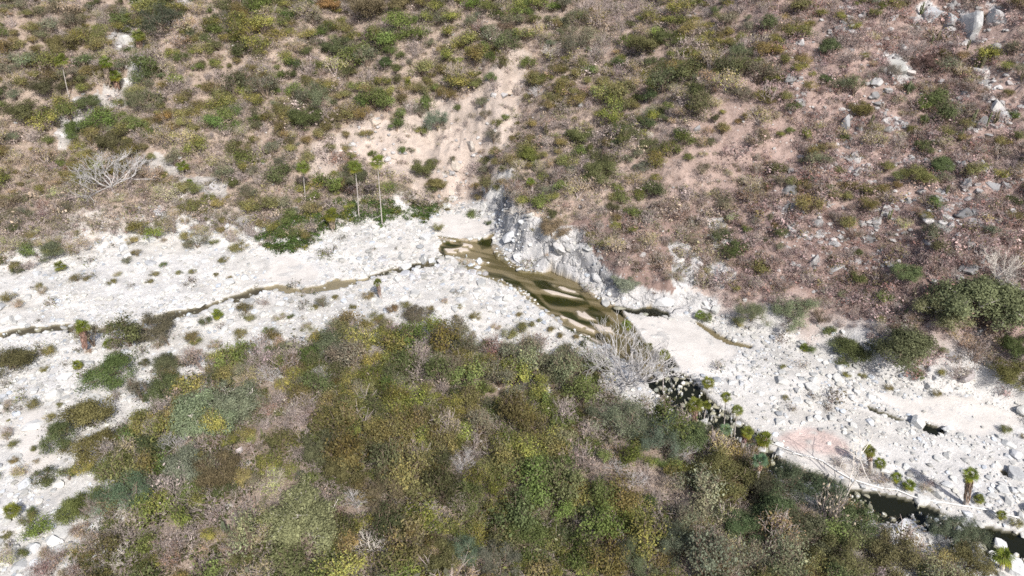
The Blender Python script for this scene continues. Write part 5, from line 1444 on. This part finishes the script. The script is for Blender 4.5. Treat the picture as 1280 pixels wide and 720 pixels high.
# cobbles: everything smaller in the river bed
cobp = []
for k in range(8):
    V, F, C = stone_shape(5200 + k, 2 if k < 3 else 1, 9, .5, .85, ((1, .8, .6), (1, .9, .65), (1, .7, .5), (1, .75, .7))[k % 4]); cobp.append((V, [F], C))
nS = 130000
sx = rng.uniform(-100, 100, nS); sy = rng.uniform(24, 125, nS)
szz = ground_z(sx, sy); spx, spy, sdep = project(sx, sy, szz)
s_in = inpoly(sx, sy, BED); s_e = np.minimum(dist_line(sx, sy, FAR), dist_line(sx, sy, NEAR))
band = s_in | (s_e < 7 * fbm(sx / 6, sy / 6, 131, 2) * np.where(spx < 760, 1.6, .4))
pp_ = np.where(band, .25 + .7 * smooth((fbm(sx / 5, sy / 5, 139, 3) - .4) * 4), 0)
pp_ = np.where(any_zone(RIFFLE, spx, spy), np.where(water_mask(sx, sy) & (spx < 640), .12, .45), pp_)
pp_ = np.where(any_zone(Z_SANDS, spx, spy), .02, pp_); pp_ = np.where(water_mask(sx, sy) & ~any_zone(RIFFLE, spx, spy), .0, pp_)
pp_ *= np.clip(70 / sdep, .5, 1)
keep = (rng.uniform(0, 1, nS) < pp_) & (spx > -30) & (spx < 1310) & (spy > 250) & (spy < 745)
sx, sy, szz, sdep = sx[keep], sy[keep], szz[keep], sdep[keep]
ss = .27 * np.exp(rng.normal(0, .42, len(sx)))
ax = np.concatenate([cx[cob], sx]); ay = np.concatenate([cy[cob], sy]); as_ = np.concatenate([size[cob], ss])
aw = water_mask(ax, ay)
az = ground_z(ax, ay) - .12 * as_
g = rng.uniform(.36, .78, len(ax)) * (.8 + .4 * fbm(ax / 7, ay / 4, 241, 3)); bl = np.where(rng.uniform(0, 1, len(ax)) < .3, rng.uniform(0, .12, len(ax)), rng.uniform(-.04, 0, len(ax)))
cc = np.stack([g * (1 - bl), g * (1 - bl * .35), g * (.97 + bl * .8)], -1)
print("cobbles", len(ax))
bake("river_cobbles", cobp, np.where(as_ > .3, rng.integers(0, 3, len(ax)), rng.integers(3, 8, len(ax))), np.stack([ax, ay, az], -1), np.stack([as_, np.where(aw, np.maximum(as_, rng.uniform(.5, 1.25, len(ax))), as_) * rng.uniform(.8, 1.2, len(ax))], -1), rng.uniform(0, 6.28, len(ax)), cc, [M_STONE],
     label="white and grey cobbles covering the river bed")
# loose stones on the slopes
nS = 16000
sx = rng.uniform(-110, 110, nS); sy = rng.uniform(60, 155, nS); szz = ground_z(sx, sy); spx, spy, sdep = project(sx, sy, szz)
dens = np.where(spx > 960, .5, .12) + .5 * any_zone(CHUTE + [[(585, 590 - 350), (900, 260), (940, 400), (640, 330)]], spx, spy) + .2 * any_zone(SCARP, spx, spy) + .35 * ((spx < 520) & (spy > 255))
keep = (rng.uniform(0, 1, nS) < dens) & ~inpoly(sx, sy, BED) & (spx > -20) & (spx < 1300) & (spy > -20) & (spy < 520)
sx, sy, szz = sx[keep], sy[keep], szz[keep]
ss = .32 * np.exp(rng.normal(0, .5, len(sx)))
_rk = np.array([r_ for r_ in ROCKS if r_[1] > 60 and not (-4 < r_[0] < 34 and r_[1] < 108)]); _n = 9
_ang = rng.uniform(0, 6.28, (len(_rk), _n)); _d = _rk[:, 2:3] * np.abs(rng.normal(.55, .35, (len(_rk), _n)))
ex, ey = (_rk[:, 0:1] + np.cos(_ang) * _d).ravel(), (_rk[:, 1:2] + np.sin(_ang) * _d * .8 - .2).ravel()
sx, sy = np.concatenate([sx, ex]), np.concatenate([sy, ey]); szz = ground_z(sx, sy)
ss = ss * np.where(sx[:len(ss)] > 38, 1.5, 1.0)
ss = np.concatenate([ss, (np.repeat(_rk[:, 2], _n) * np.exp(rng.normal(-1.3, .4, len(ex))))])
g = rng.uniform(.34, .60, len(sx)); cc = np.stack([g, g * .965, g * .95], -1)
bake("loose_stones", cobp, rng.integers(0, 8, len(sx)), np.stack([sx, sy, szz - .1 * ss], -1), np.stack([ss, ss], -1), rng.uniform(0, 6.28, len(sx)), cc, [M_STONE], label="grey and tan stones scattered over the slopes")

# ------------------------------------------------------------------ shrub cover: where each kind grows
#              olive dark grey yellow bright russet straw leafless | spacing, size m, cover
ZN = [
    ("scarp",   SCARP,                                                             (2, .3, 1, 1, .6, .2, .6, 1.5), 3.53, 1.83, .36),
    ("chute",   CHUTE,                                                             (1, 1, 1, .5, .5, 0, .3, 1), 3.53, 1.71, .05),
    ("cliff",   ROCKFACE,                                                          (.5, .2, .6, .3, .1, .3, .3, 1), 3.36, 1.59, 0.12),
    ("litter",  LITTER[:1],                                                        (.5, .2, .5, .3, .15, 2.2, .5, 5), 1.68, 2.07, 0.85),
    ("fringe",  [[(-40, 262), (320, 255), (330, 312), (150, 308), (-40, 350)]],     (3, .3, 1.2, 2, .4, .4, 2, 2), 2.29, 2.29, 0.81),
    ("rightlo", [[(930, 250), (1320, 200), (1320, 520), (1210, 490), (1100, 460), (960, 410), (930, 350)]], (1, .5, .8, .3, .2, 3.2, .9, 6), 1.66, 2.29, 0.95),
    ("righthi", [[(1010, -40), (1320, -40), (1320, 260), (930, 260)]],             (2.2, .6, 1, .9, .25, 2.2, 1.2, 5), 1.86, 2.41, 0.94),
    ("midhi",   [[(640, -40), (1030, -40), (960, 160), (640, 130)]],               (3.8, .8, 2.0, 3.4, .6, .5, 1.4, 2.6), 1.86, 2.78, 0.92),
    ("mid",     [[(600, 100), (980, 100), (960, 300), (600, 300)]],                (2.4, .7, 1.4, 1.5, .4, .9, 1.6, 4.4), 1.99, 2.41, 0.87),
    ("leftup",  [[(180, -40), (660, -40), (660, 110), (400, 190), (180, 130)]],    (4.6, 1.4, 2.2, 3.0, 1.3, .4, 1.0, 2.0), 1.78, 3.13, 1.00),
    ("leftmid", [[(180, 110), (440, 110), (440, 300), (180, 300)]],                (2.4, .6, 1.4, 1.6, .5, .6, 2, 3), 2.03, 2.53, 0.85),
    ("left",    [[(-60, -60), (260, -60), (260, 330), (-60, 330)]],                (4.2, 1.4, 1.8, 1.8, .9, .6, 1.4, 2.6), 1.81, 2.89, 0.94),
    ("transit", [[(240, 375), (760, 375), (760, 440), (560, 418), (380, 430), (250, 450)]], (2.6, .3, .8, .5, .2, .1, 1, 1.2), 2.18, 1.71, 0.40),
    ("gravelb", [[(-40, 430), (265, 430), (262, 478), (190, 525), (135, 575), (105, 640), (90, 740), (-40, 740)]], (2, .5, .4, .4, .4, .2, 1.4, 1), 2.86, 1.46, 0.22),
    ("brown",   [[(60, 660), (260, 640), (330, 520), (420, 520), (350, 740), (60, 740)]], (2.2, .7, 1, 1.6, .5, 1.8, 1.8, 3), 1.39, 1.95, 0.95),
    ("rightbk", [[(830, 500), (1320, 680), (1320, 760), (880, 760)]],              (3, 2.4, 2.2, .5, .4, .6, .8, 1.4), 1.34, 2.44, 0.95),
    ("nearhill", [[(100, 400), (900, 400), (1000, 760), (100, 760)]],              (4.2, 2.3, 1.9, 2.6, 1.2, .6, 1.0, 1.5), 1.34, 2.32, 1.00),
]
KN = list(KINDS)
nC = 90000
cx = rng.uniform(-112, 112, nC); cy = rng.uniform(22, 156, nC)
cz = ground_z(cx, cy); cpx, cpy, cdep = project(cx, cy, cz)
ok = (cpx > -45) & (cpx < 1325) & (cpy > -45) & (cpy < 765)
ok &= ~water_mask(cx, cy)
c_in = inpoly(cx, cy, BED)
ok &= ~(c_in & ~((cpx < 260) & (cpy > 430)))
ok &= ~any_zone(Z_SANDS, cpx, cpy)
# thin the candidates that lie nearer, so that both slopes get an even chance per area
cx, cy, cz, cpx, cpy, cdep = [a[ok] for a in (cx, cy, cz, cpx, cpy, cdep)]
zid = np.full(len(cx), -1)
jx = cpx + rng.normal(0, 9, len(cx)); jy = cpy + rng.normal(0, 7, len(cx))
for k, z_ in enumerate(ZN):
    m = any_zone(z_[1], jx, jy) & (zid < 0)
    if z_[0] in ('chute', 'scarp'): m |= any_zone(z_[1], jx, jy - 5) & (zid < 0)
    zid[m] = k
patch = np.stack([fbm(cx / 9 + 40 * k, cy / 9 - 23 * k, 150 + k, 3) for k in range(8)], -1)
gapn = fbm(cx / 6, cy / 6, 171, 3)
SH = {}
rows = []
for i in range(len(cx)):
    k = zid[i]
    if k < 0: continue
    z_ = ZN[k]
    if gapn[i] > .30 + .42 * z_[5] + .06 and z_[5] < .95: continue
    if z_[5] < .5 and rng.uniform() > z_[5] * .6: continue
    w = np.array(z_[2]) * np.exp((patch[i] - .5) * 9)
    q = rng.choice(8, p=w / w.sum())
    s = z_[4] * min(math.exp(rng.normal(0, .42)), 1.65) * (1.0 if q not in (5, 7) else .92)
    r_ = z_[3] * .5 * (s / z_[4]) ** .7 * .8
    if not grid_free(SH, cx[i], cy[i], r_) or not grid_free(TK, cx[i], cy[i], s * (.12 if cpy[i] > 400 else .2)): continue
    grid_add(SH, cx[i], cy[i], r_)
    rows.append((i, q, s, s * FOC / cdep[i]))
print("shrubs", len(rows))
hand = {k: sum(1 for p_ in PENDING if p_[1] == k) for k in KN}
rows.sort(key=lambda t: -t[3])
cnt = {k: hand[k] for k in KN}
rest = []
for i, q, s, wp in rows:
    kn = KN[q]
    hid = not (-4 < cpx[i] < 1284 and -2 < cpy[i] - wp * .3 < 722)
    if cnt[kn] >= 285 or hid:
        rest.append((i, q, s)); continue
    cnt[kn] += 1
    pr = PROTO[kn][HR.integers(6)]
    o = link(kn, pr["joined"], None, (cx[i], cy[i], cz[i] - .03))
    o.scale = (s, s * HR.uniform(.85, 1.15), s * (HR.uniform(.8, 1.2) if cpy[i] < 420 else HR.uniform(.8, 1.75))); o.rotation_euler = (HR.normal(0, .1), HR.normal(0, .1), HR.uniform(0, 6.28))
    tinted(o, dry(KINDS[kn]["c"]), KINDS[kn]["v"] + (.14 if cpy[i] > 400 else .04), HR)
    props(o, None, "shrub", GROUPS[kn]); later(o, kn, cpx[i], cpy[i] - wp * .3, wp, KINDS[kn]["w"])
print("kinds", cnt, "rest", len(rest))
# the smallest of them, in one sheet of scrub per bark colour
def scrub(name, ks, mat, label):
    sel = [t for t in rest if KN[t[1]] in ks]
    if not sel: return
    protos = []; index = {}
    for kn in ks:
        for v in range(2):
            pr = PROTO[kn][v]; lf, tw = pr["raw"], pr["rawtw"]
            index[(kn, v)] = len(protos)
            protos.append((np.concatenate([lf[0], tw[0]]), [lf[1], tw[1] + len(lf[0])], (np.concatenate([lf[2], tw[2] * 0 + 1]))))
    ii = np.array([t[0] for t in sel]); s = np.array([t[2] for t in sel])
    pick = np.array([index[(KN[t[1]], int(rng.integers(2)))] for t in sel])
    colr = np.array([dry(KINDS[KN[t[1]]]["c"]) for t in sel]) * np.exp(rng.normal(0, .18, (len(sel), 1))) * np.exp(rng.normal(0, .06, (len(sel), 3)))
    bake(name, protos, pick, np.stack([cx[ii], cy[ii], cz[ii] - .03], -1), np.stack([s, s * rng.uniform(.8, 1.2, len(s))], -1), rng.uniform(0, 6.28, len(s)), colr, [M_LEAF, mat], label=label, matidx=[0, 1])
scrub("dry_scrub", ["russet_shrub", "straw_shrub", "leafless_shrub"], M_TWIG, "low dry scrub filling the ground between the shrubs")
scrub("green_scrub", ["olive_shrub", "dark_green_shrub", "grey_green_shrub", "yellow_green_shrub", "bright_green_shrub"], M_BROWN, "low green scrub filling the ground between the shrubs")

# ------------------------------------------------------------------ undergrowth: dry grass, twigs and seedlings between the shrubs
up = []
for k in range(6):
    lf, tw = bush(6000 + k, n=105, h=.55, clumps=7, sigma=.17, size=.043, stems=6, twigs=30, tone=.4)
    up.append((np.concatenate([lf[0], tw[0]]), [lf[1], tw[1] + len(lf[0])], np.concatenate([lf[2], tw[2] * 0 + 1])))
nU = 90000
ux = rng.uniform(-112, 112, nU); uy = rng.uniform(22, 156, nU); uz = ground_z(ux, uy); upx, upy, udep = project(ux, uy, uz)
u_in = inpoly(ux, uy, BED); ue = np.minimum(dist_line(ux, uy, FAR), dist_line(ux, uy, NEAR))
isfar = (~u_in) & (dist_line(ux, uy, FAR) <= dist_line(ux, uy, NEAR))
dens = np.where(u_in, np.where((upx < 260) & (upy > 440), .06, .012), np.where(isfar, .85, .62)) * smooth((fbm(ux / 4, uy / 4, 181, 3) - .28) * 4)
dens = np.where(any_zone(SCARP, upx, upy), .09, dens); dens = np.where(any_zone(ROCKFACE + CHUTE, upx, upy), .05, dens); dens = np.where(any_zone(Z_SANDS, upx, upy) | water_mask(ux, uy), 0, dens)
dens = np.where(any_zone(LITTER, upx, upy), .75, dens)
dens *= np.where(u_in, 1, smooth(ue / 4))
keep = (rng.uniform(0, 1, nU) < dens) & (upx > -30) & (upx < 1310) & (upy > -30) & (upy < 750)
ux, uy, uz, upx, isfar = ux[keep], uy[keep], uz[keep], upx[keep], isfar[keep]
us = np.where(isfar, 1.15, 1.25) * np.exp(rng.normal(0, .4, len(ux)))
pal = np.array([(.38, .315, .29), (.42, .345, .305), (.43, .345, .26), (.24, .215, .13), (.18, .175, .09), (.30, .20, .165), (.26, .24, .11)])
wf = np.where((upx > 930)[:, None], np.array([.36, .2, .1, .06, .05, .20, .03]), np.where(isfar[:, None], np.where((upx < 640)[:, None], np.array([.17, .15, .13, .20, .22, .03, .10]), np.array([.24, .18, .14, .16, .16, .05, .07])), np.array([.12, .10, .12, .22, .26, .04, .14])))
cum = np.cumsum(wf / wf.sum(1, keepdims=True), 1); pk = (rng.uniform(0, 1, len(ux))[:, None] > cum).sum(1).clip(0, 6)
cc = pal[pk] * np.where((upx > 900)[:, None], np.array([.92, .81, .85]), 1.0) * np.exp(rng.normal(0, .2, (len(ux), 1))) * np.where(isfar[:, None], 1.0, np.array([.42, .50, .36]))  # near undergrowth is greener, and darkened to paint the shadow gaps between crowns
print("undergrowth", len(ux))
bake("dry_undergrowth", up, rng.integers(0, 6, len(ux)), np.stack([ux, uy, uz - .02], -1), np.stack([us, us * rng.uniform(.6, 1.1, len(ux))], -1), rng.uniform(0, 6.28, len(ux)), cc, [M_LEAF, M_TWIG], label="dry grass, twigs and seedlings covering the slopes", matidx=[0, 1])

# the bank of green creepers under the tall palms
vp = []
for k in range(4):
    lf, tw = bush(6100 + k, n=150, h=.42, clumps=9, sigma=.16, size=.05, stems=4, twigs=4, tone=.3)
    vp.append((np.concatenate([lf[0], tw[0]]), [lf[1], tw[1] + len(lf[0])], np.concatenate([lf[2], tw[2] * 0 + 1])))
VINE = [[(325, 300), (345, 277), (395, 262), (440, 253), (465, 250), (520, 258), (545, 264), (538, 272), (505, 272), (470, 278), (430, 282), (412, 290), (385, 306), (360, 316), (338, 312)],
        [(528, 255), (545, 256), (543, 268), (520, 266)]]
vx = rng.uniform(-60, 20, 30000); vy = rng.uniform(75, 130, 30000); vz = ground_z(vx, vy); vpx, vpy, vdep = project(vx, vy, vz)
keep = any_zone(VINE, vpx + rng.normal(0, 3, 30000), vpy + rng.normal(0, 3, 30000)) & (rng.uniform(0, 1, 30000) < .5)
vx, vy, vz = vx[keep], vy[keep], vz[keep]; vsz = 1.5 * np.exp(rng.normal(0, .25, len(vx)))
cc = np.where((rng.uniform(0, 1, len(vx)) < .15)[:, None], np.array([.15, .15, .04]), np.array([.075, .115, .035])) * np.exp(rng.normal(0, .2, (len(vx), 1)))
bake("green_creepers", vp, rng.integers(0, 4, len(vx)), np.stack([vx, vy, vz - .05], -1), np.stack([vsz, vsz * .8], -1), rng.uniform(0, 6.28, len(vx)), cc, [M_LEAF, M_BROWN], label="low mat of green creepers on the bank under the tall palms", matidx=[0, 1])

write_labels()
_seen = {}
for o in COL.objects:
    if o.parent is None and o.get("label"):
        _seen.setdefault(o["label"], []).append(o)
print("shared labels:", [(k, len(v)) for k, v in _seen.items() if len(v) > 1][:8])
print("objects", len(COL.objects))
